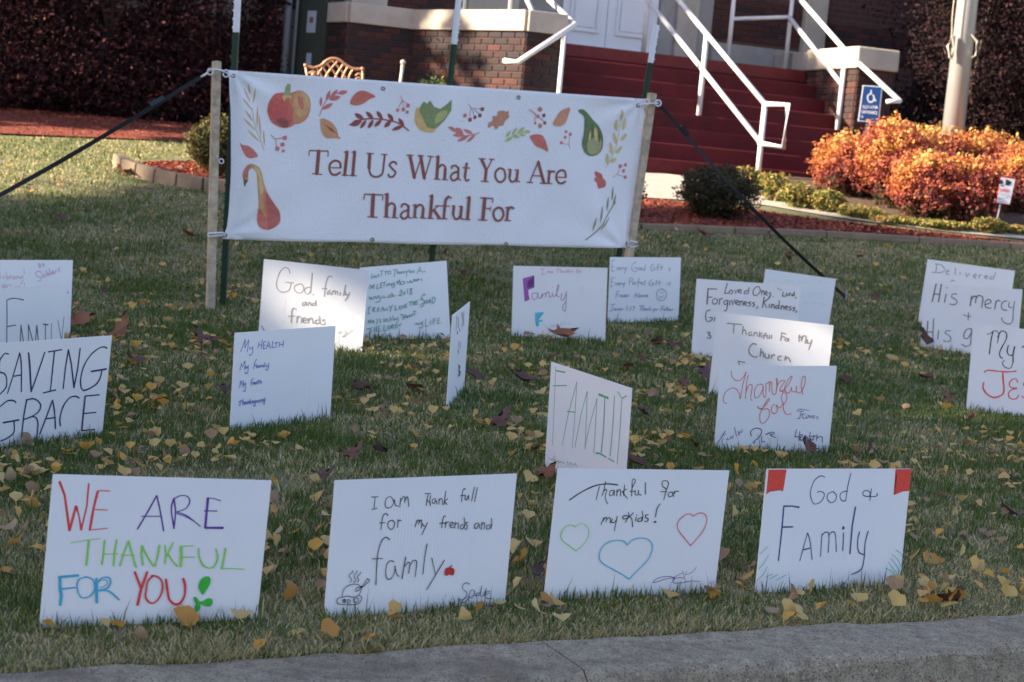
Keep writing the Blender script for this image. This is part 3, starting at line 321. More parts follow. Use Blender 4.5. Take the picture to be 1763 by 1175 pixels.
BANNER.append((390,230,6.185,'''
leaf_print 175,78,70 5: #~135,98 160,120 230,135 290,180 328,245 265,265 235,262 200,240 160,170
long_gourd_print 190,118,62 5: #~190,530 165,450 180,390 215,340 260,322 320,345 365,400 400,540 450,660 520,760 570,840 570,950 490,1015 400,1025 345,990 330,900 345,720 335,560 325,450 290,380 250,380 228,420 225,510
long_gourd_print 172,92,60 5: #~385,560 430,650 500,760 560,845 560,950 490,1012 420,1022 420,900 390,740
long_gourd_print 150,65,60 5: #~420,640 450,670 520,770 565,845 565,945 490,1008 430,1015 450,900 420,750
long_gourd_print 160,75,55 5: #~345,800 400,860 430,940 420,1015 370,1005 342,980 335,900
long_gourd_print 200,150,70 5: #~300,350 350,400 385,520 390,620 360,640 345,540 330,430 290,375
long_gourd_print 150,85,65 5: #~170,450 185,395 215,350 260,335 240,375 222,420 220,470 180,480
stem_print 70,85,65 5: #180,480 222,500 205,530 192,572 180,530
berry_print 175,90,95 5: w40 622,45 627,50;w40 593,114 597,122;w40 541,156 545,168;w38 605,184 608,190;w5 475,15 525,60 600,45;w5 525,60 535,130'''))
# ---------------------------------------------------------------- value noise
class VN:
    def __init__(s, seed, n=64): s.g = np.random.default_rng(seed).random((n, n)); s.n = n
    def __call__(s, x, y, sc):
        x = np.asarray(x)*sc; y = np.asarray(y)*sc; xi = np.floor(x).astype(int); yi = np.floor(y).astype(int); fx = x-xi; fy = y-yi
        fx = fx*fx*(3-2*fx); fy = fy*fy*(3-2*fy); n = s.n; g = s.g
        a = g[xi % n, yi % n]; b = g[(xi+1) % n, yi % n]; c = g[xi % n, (yi+1) % n]; d = g[(xi+1) % n, (yi+1) % n]
        return (a*(1-fx)+b*fx)*(1-fy)+(c*(1-fx)+d*fx)*fy
vn = VN(3); vn2 = VN(11); vn3 = VN(23)
def ztn(x, y):
    x = np.asarray(x, float); y = np.asarray(y, float); z = .04*(y-5)
    k = np.clip((y-12.2)/.6, 0, 1); z = np.where(y > 12.2, .04*(y-5)+.118*np.maximum(0, y-12.5)*k, z)
    return np.where(y > 20, 1.485, z) - .024*np.clip((17-y)/2, 0, 1)
# ---------------------------------------------------------------- ground
def kf(s, t): return KO + KU*s + KV*t
m_lawn = mat('turf_soil', (.085, .105, .035), .95, noise=(7, .5), col2=(.20, .175, .095), bump=(60, .6))
ss = np.concatenate([np.linspace(-60, -9, 18)[:-1], np.linspace(-9, 13, 111), np.linspace(13, 70, 20)[1:]])
ts = np.concatenate([[0], np.linspace(.02, 18, 91), np.linspace(18, 120, 30)[1:]])
Sg, Tg = np.meshgrid(ss, ts); X = KO.x+KU.x*Sg+KV.x*Tg; Y = KO.y+KU.y*Sg+KV.y*Tg; Z = ztn(X, Y) + .012*(vn(X, Y, 1.7)-.5)*(Tg > .1)
nS, nT = len(ss), len(ts); idx = np.arange(nS*nT).reshape(nT, nS)
Fq = np.stack([idx[:-1, :-1], idx[:-1, 1:], idx[1:, 1:], idx[1:, :-1]], -1).reshape(-1, 4)
tag(link('lawn', npmesh('lawn', np.stack([X, Y, Z], -1).reshape(-1, 3), Fq, smooth=True), m_lawn), kind='structure')
# kerb: three poured lengths with a joint, rounded nose, street below
m_kerb = mat('kerb_concrete', alb(120, 124, 120), .9, noise=(20, .3), col2=alb(86, 86, 84), bump=(110, 1.0))
n_ = m_kerb.node_tree; p_ = n_.nodes['Principled BSDF']; base_link = p_.inputs['Base Color'].links[0].from_socket
def speckle(n, p, src, scale, col, lo, hi):
    tc = n.nodes.new('ShaderNodeTexCoord'); nz = n.nodes.new('ShaderNodeTexNoise'); nz.inputs['Scale'].default_value = scale; nz.inputs['Detail'].default_value = 5
    nz.inputs['Distortion'].default_value = .6
    n.links.new(tc.outputs['Object'], nz.inputs['Vector']); mr = n.nodes.new('ShaderNodeMapRange'); mr.inputs[1].default_value = lo; mr.inputs[2].default_value = hi
    n.links.new(nz.outputs[0], mr.inputs[0]); mx = n.nodes.new('ShaderNodeMix'); mx.data_type = 'RGBA'; n.links.new(mr.outputs[0], mx.inputs[0])
    n.links.new(src, mx.inputs[6]); mx.inputs[7].default_value = (*col, 1); n.links.new(mx.outputs[2], p.inputs['Base Color']); return mx.outputs[2]
s_ = speckle(n_, p_, base_link, 150, alb(58, 58, 60), .52, .66); s_ = speckle(n_, p_, s_, 75, alb(130, 134, 138), .62, .72); s_ = speckle(n_, p_, s_, 240, alb(60, 62, 64), .60, .68); s_ = speckle(n_, p_, s_, 38, alb(92, 70, 60), .64, .70); s_ = speckle(n_, p_, s_, 2.1, alb(70, 68, 66), .5, .75); s_ = speckle(n_, p_, s_, 6.3, alb(125, 130, 136), .70, .76)
def kerb_piece(s0, s1, name='kerb'):
    prof = [(.0, -.3), (.0, -.010), (-.012, .0), (-.27, -.004), (-.292, -.012), (-.306, -.03), (-.325, -.17), (-.325, -.35)]
    n = max(2, int((s1-s0)/.05)); v = []; f = []
    for i in range(n+1):
        s = s0+(s1-s0)*i/n
        for j, (t, z) in enumerate(prof):
            P = kf(s, t); e = .007*(vn(s*9, j*3.1, 1)-.5)*2 if 0 < j < 6 else 0
            if j in (4, 5): e += .016*(vn2(s*7, 1, 1.0)-.5)
            v.append((P.x, P.y,   .04*(KO.y+KU.y*s-5)-.012+z+e))
    k = len(prof)
    for i in range(n):
        for j in range(k-1): f.append((i*k+j, (i+1)*k+j, (i+1)*k+j+1, i*k+j+1))
    f.append(tuple(range(k))); f.append(tuple(range(n*k, n*k+k))[::-1])
    b = MB(); b.add(v, f); o = b.build(name, m_kerb); tag(o, kind='structure'); return o
for a, b in ((-40, -10), (-10, -3.105), (-3.095, .088), (.094, 3.2), (3.21, 10), (10.01, 45)): kerb_piece(a, b)
m_road = mat('asphalt', (.06, .06, .065), .9, noise=(40, .3), bump=(150, .5))
b = MB(); P = [kf(-60, -.32), kf(70, -.32), kf(70, -60), kf(-60, -60)]; b.add([(p.x, p.y, -.19) for p in P], [(3, 2, 1, 0)]); tag(b.build('road', m_road), kind='structure')
# ---------------------------------------------------------------- draped beds and path
def strip(name, lower, upper, m, off, kind='structure', n=40, k=6, parent=None, px=True):
    def samp(L, n):
        L = [Vector(p) for p in L]; d = [0]
        for a, b in zip(L, L[1:]): d.append(d[-1]+(b-a).length)
        out = []
        for i in range(n):
            t = d[-1]*i/(n-1); j = 0
            while j < len(L)-2 and d[j+1] < t: j += 1
            out.append(L[j].lerp(L[j+1], (t-d[j])/max(1e-9, d[j+1]-d[j])))
        return out
    def cv(q): h = hit(*q); return (h.x, h.y)
    A = samp([cv(q) if px else q for q in lower], n); B = samp([cv(q) if px else q for q in upper], n); v = []; f = []
    for i in range(n):
        for j in range(k+1):
            p = A[i].lerp(B[i], j/k); v.append((p.x, p.y, zt(p.x, p.y)+off))
    for i in range(n-1):
        for j in range(k): f.append((i*(k+1)+j, (i+1)*(k+1)+j, (i+1)*(k+1)+j+1, i*(k+1)+j+1))
    b = MB(); b.add(v, f); o = b.build(name, m, parent); o.data.update()
    if kind: tag(o, kind=kind)
    return o, A, B
m_mulch = mat('red_mulch', alb(92, 50, 43), .95, noise=(30, .5), col2=alb(64, 32, 30), bump=(50, 1))
m_path = mat('path_concrete', (.42, .36, .30), .9, noise=(6, .2), bump=(60, .4))
m_soil = mat('bed_soil', (.12, .075, .05), .95, noise=(20, .5), bump=(40, 1))
_, mA, mB = strip('mulch_bed', [(.0, 16.45), (1.08, 16.17), (2.0, 16.42), (2.76, 16.6), (4.85, 16.9), (7, 17.2)], [(.0, 17.9), (1.1, 17.75), (2.1, 17.75), (2.9, 17.45), (5.0, 17.1), (7, 17.3)], m_mulch, .010, px=False)
strip('footpath', [(.0, 17.9), (1.1, 17.75), (2.43, 17.98), (3.1, 17.62), (4.2, 17.35), (5.2, 17.3), (8, 17.4)], [(-.4, 19.5), (1.3, 19.5), (2.5, 19.3), (3.1, 18.2), (4.2, 17.75), (5.2, 17.6), (8, 17.9)], m_path, .016, px=False)
strip('shrub_bed', [(2.6, 18.9), (3.3, 18.15), (4.2, 17.8), (5.2, 17.63), (8, 17.95)], [(3.0, 20.2), (3.6, 20.4), (4.6, 20.4), (5.6, 20.5), (9, 20.6)], m_soil, .03, px=False)
strip('mulch_bed', [(-9.5, 17.1), (-5.48, 18.15), (-3.55, 18.77), (-1.0, 19.2)], [(-9.5, 19.6), (-5.7, 20.3), (-3.75, 21.2), (-1.0, 21.6)], m_mulch, .02, px=False)
_, cA, cB = strip('mulch_bed', [(-3.98, 16.95), (-3.72, 16.6), (-3.25, 16.22), (-2.9, 16.14), (-2.2, 16.2), (-1.5, 16.6)], [(-3.9, 17.05), (-3.6, 17.4), (-3.1, 17.7), (-2.6, 17.85), (-2.0, 17.8), (-1.4, 17.5)], m_mulch, .010, px=False)
# wood chips on the beds, nobody could count them
def chips(regions, n, name, m, size=.035):
    r = np.random.default_rng(5); V_ = []; 
    for (A, B, w) in regions:
        A = np.array([[p[0], p[1]] for p in A]); B = np.array([[p[0], p[1]] for p in B]); q = int(n*w)
        i = r.random(q)*(len(A)-1.001); k = i.astype(int); f = (i-k)[:, None]; a = A[k]*(1-f)+A[k+1]*f; b_ = B[k]*(1-f)+B[k+1]*f; t = r.random(q)[:, None]
        V_.append(a*(1-t)+b_*t)
    P = np.concatenate(V_); N = len(P); z = ztn(P[:, 0], P[:, 1])+.018; an = r.random(N)*6.28; ti = (r.random(N)-.5)*1.2
    L = size*(.5+r.random(N)); w = L*.3; dx = np.cos(an); dy = np.sin(an)
    c = np.stack([P[:, 0], P[:, 1], z], -1); u = np.stack([dx*np.cos(ti), dy*np.cos(ti), np.sin(ti)], -1)*L[:, None]/2; v = np.stack([-dy, dx, .6*(r.random(N)-.5)], -1)*w[:, None]/2
    vs = np.stack([c-u-v, c+u-v, c+u+v, c-u+v], 1).reshape(-1, 3); f = np.arange(N*4).reshape(-1, 4)
    o = link(name, npmesh(name, vs, f, tint=np.repeat(r.random(N), 4)), m); tag(o, kind='stuff'); return o
m_chip = tint_mat('mulch_chips', [(0, alb(60, 30, 28)), (.5, alb(100, 54, 46)), (.88, alb(125, 62, 52)), (1, alb(150, 118, 98))], .9, 0)
Lb = [Vector((-9.5, 17.1)), Vector((-5.48, 18.15)), Vector((-3.55, 18.77)), Vector((-1, 19.2))]; Lt = [Vector((-9.5, 19.6)), Vector((-5.7, 20.3)), Vector((-3.75, 21.2)), Vector((-1, 21.6))]
o = chips([(mA, mB, .4), (cA, cB, .25), (Lb, Lt, .6)], 22000, 'bark_mulch', m_chip)
tag(o, 'red bark chips spread over the planting beds below the church', 'mulch')
# ---------------------------------------------------------------- church
m_mortar = mat('mortar', (.13, .065, .05), .95, noise=(30, .25), bump=(80, .3))
BM = [mat('brick_brown', (.048, .029, .027), .85, noise=(25, .35), bump=(90, .5)), mat('brick_red', (.085, .034, .028), .85, noise=(25, .3), bump=(90, .5)), mat('brick_dark', (.032, .025, .027), .8, noise=(25, .3), bump=(90, .5))]
m_stone = mat('limestone', (.50, .43, .35), .85, noise=(5, .22), bump=(70, .35))
m_wpaint = mat('white_door_paint', (.78, .79, .80), .5, noise=(3, .05))
BME = []
for k, mm in enumerate(BM):
    for j in range(2):
        b = MB(); b.box((0, 0, 0), (.2, .024, .065)); me = bpy.data.meshes.new('brick'); me.from_pydata(b.v, [], b.f)
        bm = bmesh.new(); bm.from_mesh(me); bmesh.ops.bevel(bm, geom=list(bm.edges), offset=.004+.002*j, segments=1, affect='EDGES'); bm.to_mesh(me); bm.free(); me.materials.append(mm); BME.append(me)
BRICKS = 0
m_bt = bpy.data.materials.new('brickwork'); m_bt.use_nodes = True; n_ = m_bt.node_tree; p_ = n_.nodes['Principled BSDF']; p_.inputs['Roughness'].default_value = .9
tc = n_.nodes.new('ShaderNodeTexCoord'); sp = n_.nodes.new('ShaderNodeSeparateXYZ'); n_.links.new(tc.outputs['Object'], sp.inputs[0]); ma = n_.nodes.new('ShaderNodeMath'); ma.operation = 'MULTIPLY'; ma.inputs[1].default_value = .35; n_.links.new(sp.outputs[1], ma.inputs[0])
mb = n_.nodes.new('ShaderNodeMath'); mb.operation = 'ADD'; n_.links.new(sp.outputs[0], mb.inputs[0]); n_.links.new(ma.outputs[0], mb.inputs[1]); cb = n_.nodes.new('ShaderNodeCombineXYZ'); n_.links.new(mb.outputs[0], cb.inputs[0]); n_.links.new(sp.outputs[2], cb.inputs[1])
bt = n_.nodes.new('ShaderNodeTexBrick'); n_.links.new(cb.outputs[0], bt.inputs['Vector']); bt.inputs['Scale'].default_value = 1; bt.inputs['Brick Width'].default_value = .21; bt.inputs['Row Height'].default_value = .075; bt.inputs['Mortar Size'].default_value = .005; bt.inputs['Color1'].default_value = (.055, .03, .027, 1); bt.inputs['Color2'].default_value = (.085, .034, .028, 1); bt.inputs['Mortar'].default_value = (.13, .065, .05, 1); n_.links.new(bt.outputs[0], p_.inputs['Base Color'])
church = empty('church_building', fr(1, 3, 1.49), 'brick and limestone church entrance with white double doors behind the banner', 'building')
def place(o, parent): o.parent = parent; o.matrix_parent_inverse = parent.matrix_world.inverted(); return o
bpy.context.view_layer.update()
def brick_wall(a0, b0, a1, b1, z0, z1, vis0=0, vis1=0, parent=church, thick=.3, mats=(0, 1, 2), wts=(5, 2, 3)):
    """wall from (a0,b0) to (a1,b1) seen with its face to the right of travel; courses between vis0 and vis1 are single bricks"""
    global BRICKS
    P0, P1 = fr(a0, b0), fr(a1, b1); d = (P1-P0); L = d.length; d.normalize(); n = Vector((d.y, -d.x, 0))
    b = MB(); c = (P0+P1)/2 - n*(thick/2); b.box((c.x, c.y, (z0+z1)/2), (L, thick, z1-z0), d, -n)
    w = b.build('brick_wall', m_mortar); place(w, parent)
    for za, zb_ in (((z0, z1),) if vis1 <= vis0 else ((z0, vis0-.06), (vis1+.002, z1))):
        if zb_-za > .1:
            q = MB(); c2 = (P0+P1)/2+n*.005; q.box((c2.x, c2.y, (za+zb_)/2), (L-.004, .016, zb_-za-.004), d, -n); qo = q.build('brick_face', m_bt); qo.parent = w
    if vis1 > vis0:
        r = random.Random(int(a0*100)+int(b0*10)); nrow = int((vis1-vis0)/.075)
        for i in range(nrow):
            z = vis1-.0375-.004-i*.075; s = -.105*(i % 2)
            while s < L-.03:
                x0 = max(s, .003); x1 = min(s+.2, L-.003); s += .21
                if x1-x0 < .03: continue
                BRICKS += 1
                k = r.choices(mats, wts)[0]*2 + r.randrange(2)
                o = bpy.data.objects.new('brick', BME[k]); COL.objects.link(o); p = P0+d*((x0+x1)/2)+n*(.001+r.uniform(-.0012, .0015))
                o.matrix_world = Matrix(((d.x*(x1-x0)/.2, -n.x, 0, p.x), (d.y*(x1-x0)/.2, -n.y, 0, p.y), (0, 0, 1, z), (0, 0, 0, 1)))
                o.parent = w; o.matrix_parent_inverse = (w.matrix_world if False else Matrix.Identity(4)) 
    return w
def stone(a0, b0, a1, b1, z0, z1, depth=.34, proud=.04, name='stone_cap', lens=.95, parent=church):
    P0, P1 = fr(a0, b0), fr(a1, b1); d = (P1-P0); L = d.length; d.normalize(); n = Vector((d.y, -d.x, 0)); k = max(1, round(L/lens)); out = []
    for i in range(k):
        s0, s1 = L*i/k, L*(i+1)/k; c = P0+d*((s0+s1)/2)+n*(proud-depth/2); b = MB(); b.box((c.x, c.y, (z0+z1)/2), (s1-s0-.006, depth, z1-z0), d, -n)
        o = b.build(name, m_stone, bevel=.008); place(o, parent); out.append(o)
    return out
CZ0, CZ1 = 2.85, 3.085
# low porch walls left of the steps: recess, short return, front, slanted wall, pier
wl = [(-6.4, 3.95), (-3.62, 3.95)], [(-3.36, 2.75), (-3.22, 2.33)], [(-3.22, 2.33), (-2.42, 2.33)], [(-2.42, 2.33), (-1.57, .70)], [(-1.57, .70), (-1.10, .70)]
for k, ((a0, b0), (a1, b1)) in enumerate(wl):
    v0 = (2.55, 2.0, 2.02, 1.98, 2.0)[k]
    brick_wall(a0 if k else -4.55, b0, a1, b1, 1.2, CZ0, v0, CZ0)
    if k == 0: brick_wall(-6.4, b0, -4.552, b1, 1.2, CZ0)
    stone(a0, b0, a1, b1, CZ0+.002, CZ1+(.03 if k < 3 else 0)*0, proud=.045, lens=(1.2, .6, .9, 2.0, .6)[k], depth=.40)
brick_wall(-1.10, .705, -1.10, 3.0, 1.2, CZ0); 
# porch floor, upper walls behind
b = MB(); c = fr(.75, 2.5, 2.80); b.box(c, (3.7, 1.08, .14), U, V); place(b.build('porch_floor', mat('porch_red_paint', (.17, .02, .018), .55, noise=(8, .3))), church)
def slab(a0, a1, b0, b1, z0, z1, name, m, bevel=0):
    b = MB(); b.box(fr((a0+a1)/2, (b0+b1)/2, (z0+z1)/2), (a1-a0, b1-b0, z1-z0), U, V); o = b.build(name, m, bevel=bevel); place(o, church); return o
m_grey = mat('grey_stone', (.36, .34, .31), .85, noise=(5, .2), bump=(60, .3))
slab(.98, 1.72, 3.0, 3.3, 2.87, 6.6, 'door_surround', m_grey, .01); slab(-1.05, -.36, 3.0, 3.3, 2.87, 6.6, 'door_surround', m_grey, .01)
slab(1.20, 1.50, 2.94, 2.998, 2.87, 6.6, 'pilaster', m_stone, .01); slab(-.36, .98, 3.0, 3.3, 5.2, 6.6, 'lintel', m_grey, .01)
slab(1.72, 3.0, 2.92, 3.3, 2.87, 3.18, 'stone_base', m_grey, .01); brick_wall(1.722, 3.0, 3.0, 3.0, 3.182, 6.6, 3.2, 3.76, mats=(1, 0), wts=(4, 1))
slab(3.0, 3.32, 2.9, 3.3, 2.87, 6.6, 'pilaster', m_stone, .01); brick_wall(3.322, 3.05, 6.8, 3.05, 1.3, 6.6, 3.15, 3.6)
slab(-3.15, -2.72, 2.55, 3.0, 3.09, 6.6, 'pilaster', m_stone, .01); brick_wall(-2.718, 2.70, -1.70, 2.70, 3.09, 6.6, 3.1, 3.33, mats=(1, 0), wts=(4, 1))
slab(-1.698, -1.052, 2.62, 3.0, 3.09, 6.6, 'pilaster', m_stone, .01); brick_wall(-7.5, 4.3, -3.4, 4.3, 3.09, 6.6); slab(-4.3, -3.9, 4.2, 4.298, 3.09, 6.6, 'pilaster', m_stone, .01)
brick_wall(-14, 5.5, -6.41, 4.0, 1.2, 6.6); slab(-4, 3.4, 3.31, 9, 6.61, 6.9, 'roof', mat('roof_tar', (.1, .1, .1), .9))
slab(-4.9, -1.0, 4.32, 4.5, 1.2, 6.6, 'back_wall', m_grey)
# white double doors with raised panels
for a0, a1 in ((-.34, .265), (.275, .96)):
    d = slab(a0, a1, 3.03, 3.08, 2.94, 5.15, 'door', m_wpaint, .004)
    for z0, z1 in ((3.12, 3.75), (3.9, 4.95)):
        w2 = a1-a0; x0, x1 = a0+w2*.17, a1-w2*.17
        for q, (aa, ab, za, zb) in enumerate(((x0, x1, z0, z0+.035), (x0, x1, z1-.035, z1), (x0, x0+.035, z0+.036, z1-.036), (x1-.035, x1, z0+.036, z1-.036))):
            bb = MB(); bb.box(fr((aa+ab)/2, 3.018, (za+zb)/2), (ab-aa, .026, zb-za), U, V); mm = bb.build('moulding', m_wpaint, bevel=.005); mm.parent = d; mm.matrix_parent_inverse = d.matrix_world.inverted() if False else Matrix.Identity(4)
        bb = MB(); bb.box(fr((x0+x1)/2, 3.022, (z0+z1)/2), (x1-x0-.12, .018, z1-z0-.12), U, V); mm = bb.build('panel', m_wpaint, bevel=.006); mm.parent = d
slab(-.36, .98, 2.96, 3.1, 2.872, 2.935, 'threshold', m_grey)
# narrow side door with two notices, and the downpipe beside it
m_gd = mat('grey_green_paint', alb(44, 52, 53), .6); m_paper = mat('paper_blue', alb(120, 140, 170), .8)
P0, P1 = Vector(fr(-3.62, 3.25)), Vector(fr(-3.37, 2.80)); d_ = (P1-P0); L_ = d_.length; d_.normalize(); nn = Vector((d_.y, -d_.x, 0)); c = (P0+P1)/2
b = MB(); b.box((c.x, c.y, 3.2), (L_, .06, 3.6), d_, -nn); sd = b.build('side_door', m_gd); place(sd, church)
for (w_, h_, zc, mm_) in ((.16, .26, 2.86, m_paper), (.09, .17, 2.40, m_paper)):
    b = MB(); p = c+nn*.033; b.box((p.x, p.y, zc), (w_, .004, h_), d_, -nn); q = b.build('notice', mm_); q.parent = sd
b = MB(); p = c+nn*.036; b.box((p.x, p.y, 2.88), (.07, .003, .07), d_, -nn); q = b.build('notice_picture', mat('notice_brown', alb(95, 70, 55), .8)); q.parent = sd
b = MB(); q0 = fr(-3.78, 3.2); b.tube([(q0.x, q0.y, 1.4), (q0.x, q0.y, 6.5)], .045, 10); b.tube([(q0.x+.11, q0.y-.02, 1.4), (q0.x+.11, q0.y-.02, 6.5)], .018, 8)
place(b.build('downpipe', mat('downpipe_paint', alb(88, 104, 128), .5), smooth=True), church)
# right-hand pier
brick_wall(2.62, 1.95, 2.62, .70, 1.2, CZ0+.02, 1.75, CZ0+.02, thick=.2, wts=(4, 4, 1)); brick_wall(2.62, .70, 3.09, .70, 1.2, CZ0+.02, 1.75, CZ0+.02, wts=(4, 4, 1)); brick_wall(3.09, .70, 3.09, 2.9, 1.2, CZ0+.02)
slab(2.57, 3.14, .65, 1.95, CZ0+.022, CZ1+.045, 'stone_cap', m_stone, .02); slab(2.60, 3.10, 1.95, 2.9, CZ0+.022, CZ1+.03, 'stone_cap', m_grey, .02)
# ---------------------------------------------------------------- steps
m_step = mat('red_step_paint', (.115, .014, .016), .7, noise=(7, .3), col2=(.08, .012, .014), bump=(40, .2), spec=.2)
steps = empty('front_steps', fr(.75, 0, 1.4), 'flight of dark red painted steps leading up to the white church doors', 'steps'); bpy.context.view_layer.update()
for k in range(8):
    z1 = 1.39+.185*(k+1); b = MB(); w = (2.616+1.05) if k > 2 else 2.616+1.05
    b.box(fr(-1.05+w/2, k*.28+.16+ (0 if k < 7 else .0), z1-.1), (w-.002*k, .32 if k < 7 else .30, .2), U, V)
    b.box(fr(-1.05+w/2, k*.28-.010, z1-.018), (w-.004, .034, .034), U, V) if False else None
    o = b.build('step', m_step, bevel=.012); place(o, steps)
b = MB(); b.box(fr(.78, 1.05, 1.25), (3.6, 2.0, .3), U, V); place(b.build('footing', m_grey), steps)
# ---------------------------------------------------------------- handrails
m_rail = mat('white_rail_paint', (.72, .71, .69), .4, noise=(20, .08)); RR = .031
def F3(a, b, z): p = fr(a, b, z); return (p.x, p.y, p.z)
hr = empty('handrail', fr(1.08, -.1, 1.4), 'white pipe handrail in the middle of the red steps, with a squared end loop', 'handrail', 'white handrails on the steps'); bpy.context.view_layer.update()
def pipe(pts, root, name, r=RR): b = MB(); b.tube([F3(*p) for p in pts], r, 10); o = b.build(name, m_rail, smooth=True); place(o, root); return o
g = lambda b_: 1.05-.24*(b_+.1)
pipe([(g(-.1), -.1, 2.29), (g(1.05), 1.05, 3.09), (g(2.3), 2.3, 3.96)], hr, 'top_rail'); pipe([(g(-.1), -.1, 1.85), (g(2.3), 2.3, 3.56)], hr, 'lower_rail')
pipe([(g(-.1), -.1, 1.38), (g(-.1), -.1, 2.30)], hr, 'post'); pipe([(g(1.05), 1.05, 2.05), (g(1.05), 1.05, 3.10)], hr, 'post'); pipe([(g(2.25), 2.25, 2.85), (g(2.25), 2.25, 3.93)], hr, 'post')
pipe([(1.05, -.1, 2.29), (1.13, -.5, 2.285), (1.13, -.5, 1.815), (1.03, -.1, 1.85)], hr, 'end_loop')
hr = empty('handrail', fr(2.66, .9, 2.1), 'white pipe handrail along the right side of the steps in front of the brick pier', 'handrail', 'white handrails on the steps'); bpy.context.view_layer.update()
pipe([(2.70, -.2, 2.48), (2.58, .95, 3.07), (2.48, 2.25, 3.84)], hr, 'top_rail'); pipe([(2.56, .95, 2.68), (2.5, 2.4, 3.56)], hr, 'lower_rail'); pipe([(2.57, .95, 2.0), (2.57, .95, 3.07)], hr, 'post')
pipe([(2.70, -.2, 2.48), (2.53, -.2, 2.46)], hr, 'end_return', .026); 
a_, z_ = onb(1260, 33, 2.4); a2, z2 = onb(1356, 30, 2.4)
pipe([(a_, 2.4, z_), (a2, 2.4, z2), (2.5, 2.4, 3.56)], hr, 'landing_rail', .026); pipe([(a_, 2.4, 2.85), (a_, 2.4, 4.1)], hr, 'post', .028); pipe([(a2+.04, 2.4, 2.85), (a2+.04, 2.4, 4.1)], hr, 'post', .028)
hr = empty('handrail', fr(-1.1, .6, 2.0), 'white pipe handrail at the left side of the steps, bending back to the brick pier', 'handrail', 'white handrails on the steps'); bpy.context.view_layer.update()
a_, z_ = onb(990, 43, .62); a2, z2 = onb(890, 108, .45); a3, z3 = onb(868, 105, .60); a4, z4 = onb(945, 0, 1.7)
pipe([(a_, .62, z_), (a2, .45, z2), (a3, .60, z3)], hr, 'lower_rail'); pipe([(a4, 1.7, z4), (a_, .62, z_)], hr, 'top_rail'); pipe([(a4-.1, 2.6, z4+.62), (a4, 1.7, z4)], hr, 'top_rail')
a5, z5 = onb(972, 55, .60); a6, z6 = onb(962, 163, .60); pipe([(a5, .60, z5), (a6, .60, 1.4)], hr, 'post', .027)
for (x, y, b_) in ((799, 20, 1.9), (878, 14, 1.3)):
    a7, z7 = onb(x, y, b_); pipe([(a7, b_, 3.09), (a7, b_, 4.0)], hr, 'post', .022)
a8, z8 = onb(918, 17, .95); a9, z9 = onb(903, 0, 1.2); pipe([(a8, .95, 3.09), (a9, 1.2, z9+.05), (a9-.1, 1.6, z9+.4)], hr, 'brace', .026)
# ---------------------------------------------------------------- ribbons and fills for flat writing
import re
def crs(pts, k=6, closed=False):
    P = [np.array(p, float) for p in pts]; n = len(P)
    if n < 3: return P
    out = []; rng_ = range(n if closed else n-1)
    for i in rng_:
        if closed: a, b, c, d = P[(i-1) % n], P[i], P[(i+1) % n], P[(i+2) % n]
        else: a, b, c, d = P[max(i-1, 0)], P[i], P[i+1], P[min(i+2, n-1)]
        for j in range(k):
            t = j/k; out.append(.5*((2*b)+(-a+c)*t+(2*a-5*b+4*c-d)*t*t+(-a+3*b-3*c+d)*t**3))
    if not closed: out.append(P[-1])
    return out
def ribbon(mb, P, w, off, lens=False, surf=None, jit=.10, rr=random):
    Q = [np.array(P[0], float)]
    step = .02 if surf else 1e9
    for a, b in zip(P, P[1:]):
        a = np.array(a, float); b = np.array(b, float); L = np.linalg.norm(b-a)
        if L < 1e-6: continue
        m = max(1, int(math.ceil(L/step))) if step < 1e8 else 1
        if lens: m = max(m, 7)
        for k in range(1, m+1): Q.append(a+(b-a)*k/m)
    n = len(Q)
    if n < 2: return
    tot = sum(np.linalg.norm(Q[i+1]-Q[i]) for i in range(n-1)); L_ = []; R_ = []; acc = 0; ph = rr.random()*6
    for i in range(n):
        if i: acc += np.linalg.norm(Q[i]-Q[i-1])
        a = Q[i]-Q[i-1] if i else Q[1]-Q[0]; b = Q[i+1]-Q[i] if i < n-1 else a
        a = a/(np.linalg.norm(a)+1e-12); b = b/(np.linalg.norm(b)+1e-12); t = a+b
        if np.linalg.norm(t) < .5: t = a
        t = t/np.linalg.norm(t); nm = np.array([-t[1], t[0]]); k = 1/max(.6, abs(float(t@a)))
        ww = w/2*k*(1+jit*math.sin(acc*90+ph))
        if lens: s = acc/tot; ww = w/2*max(.02, math.sin(math.pi*min(1, max(0, s*.94+.03)))**.8)
        L_.append(Q[i]+nm*ww); R_.append(Q[i]-nm*ww)
    v = []
    for l, r in zip(L_, R_): v += [l, r]
    if not lens:   # rounded ends
        ta = Q[0]-Q[1]; ta = ta/np.linalg.norm(ta); tb = Q[-1]-Q[-2]; tb = tb/np.linalg.norm(tb)
        v += [Q[0]+ta*w*.42, Q[-1]+tb*w*.42]
    vs = [(p[0], -(off+(surf(p[0], p[1]) if surf else 0)), p[1]) for p in v]; fs = [(2*i, 2*i+1, 2*i+3, 2*i+2) for i in range(n-1)]
    if not lens: fs += [(0, 2*n, 1), (2*n-2, 2*n-1, 2*n+1)]
    mb.add(vs, fs)
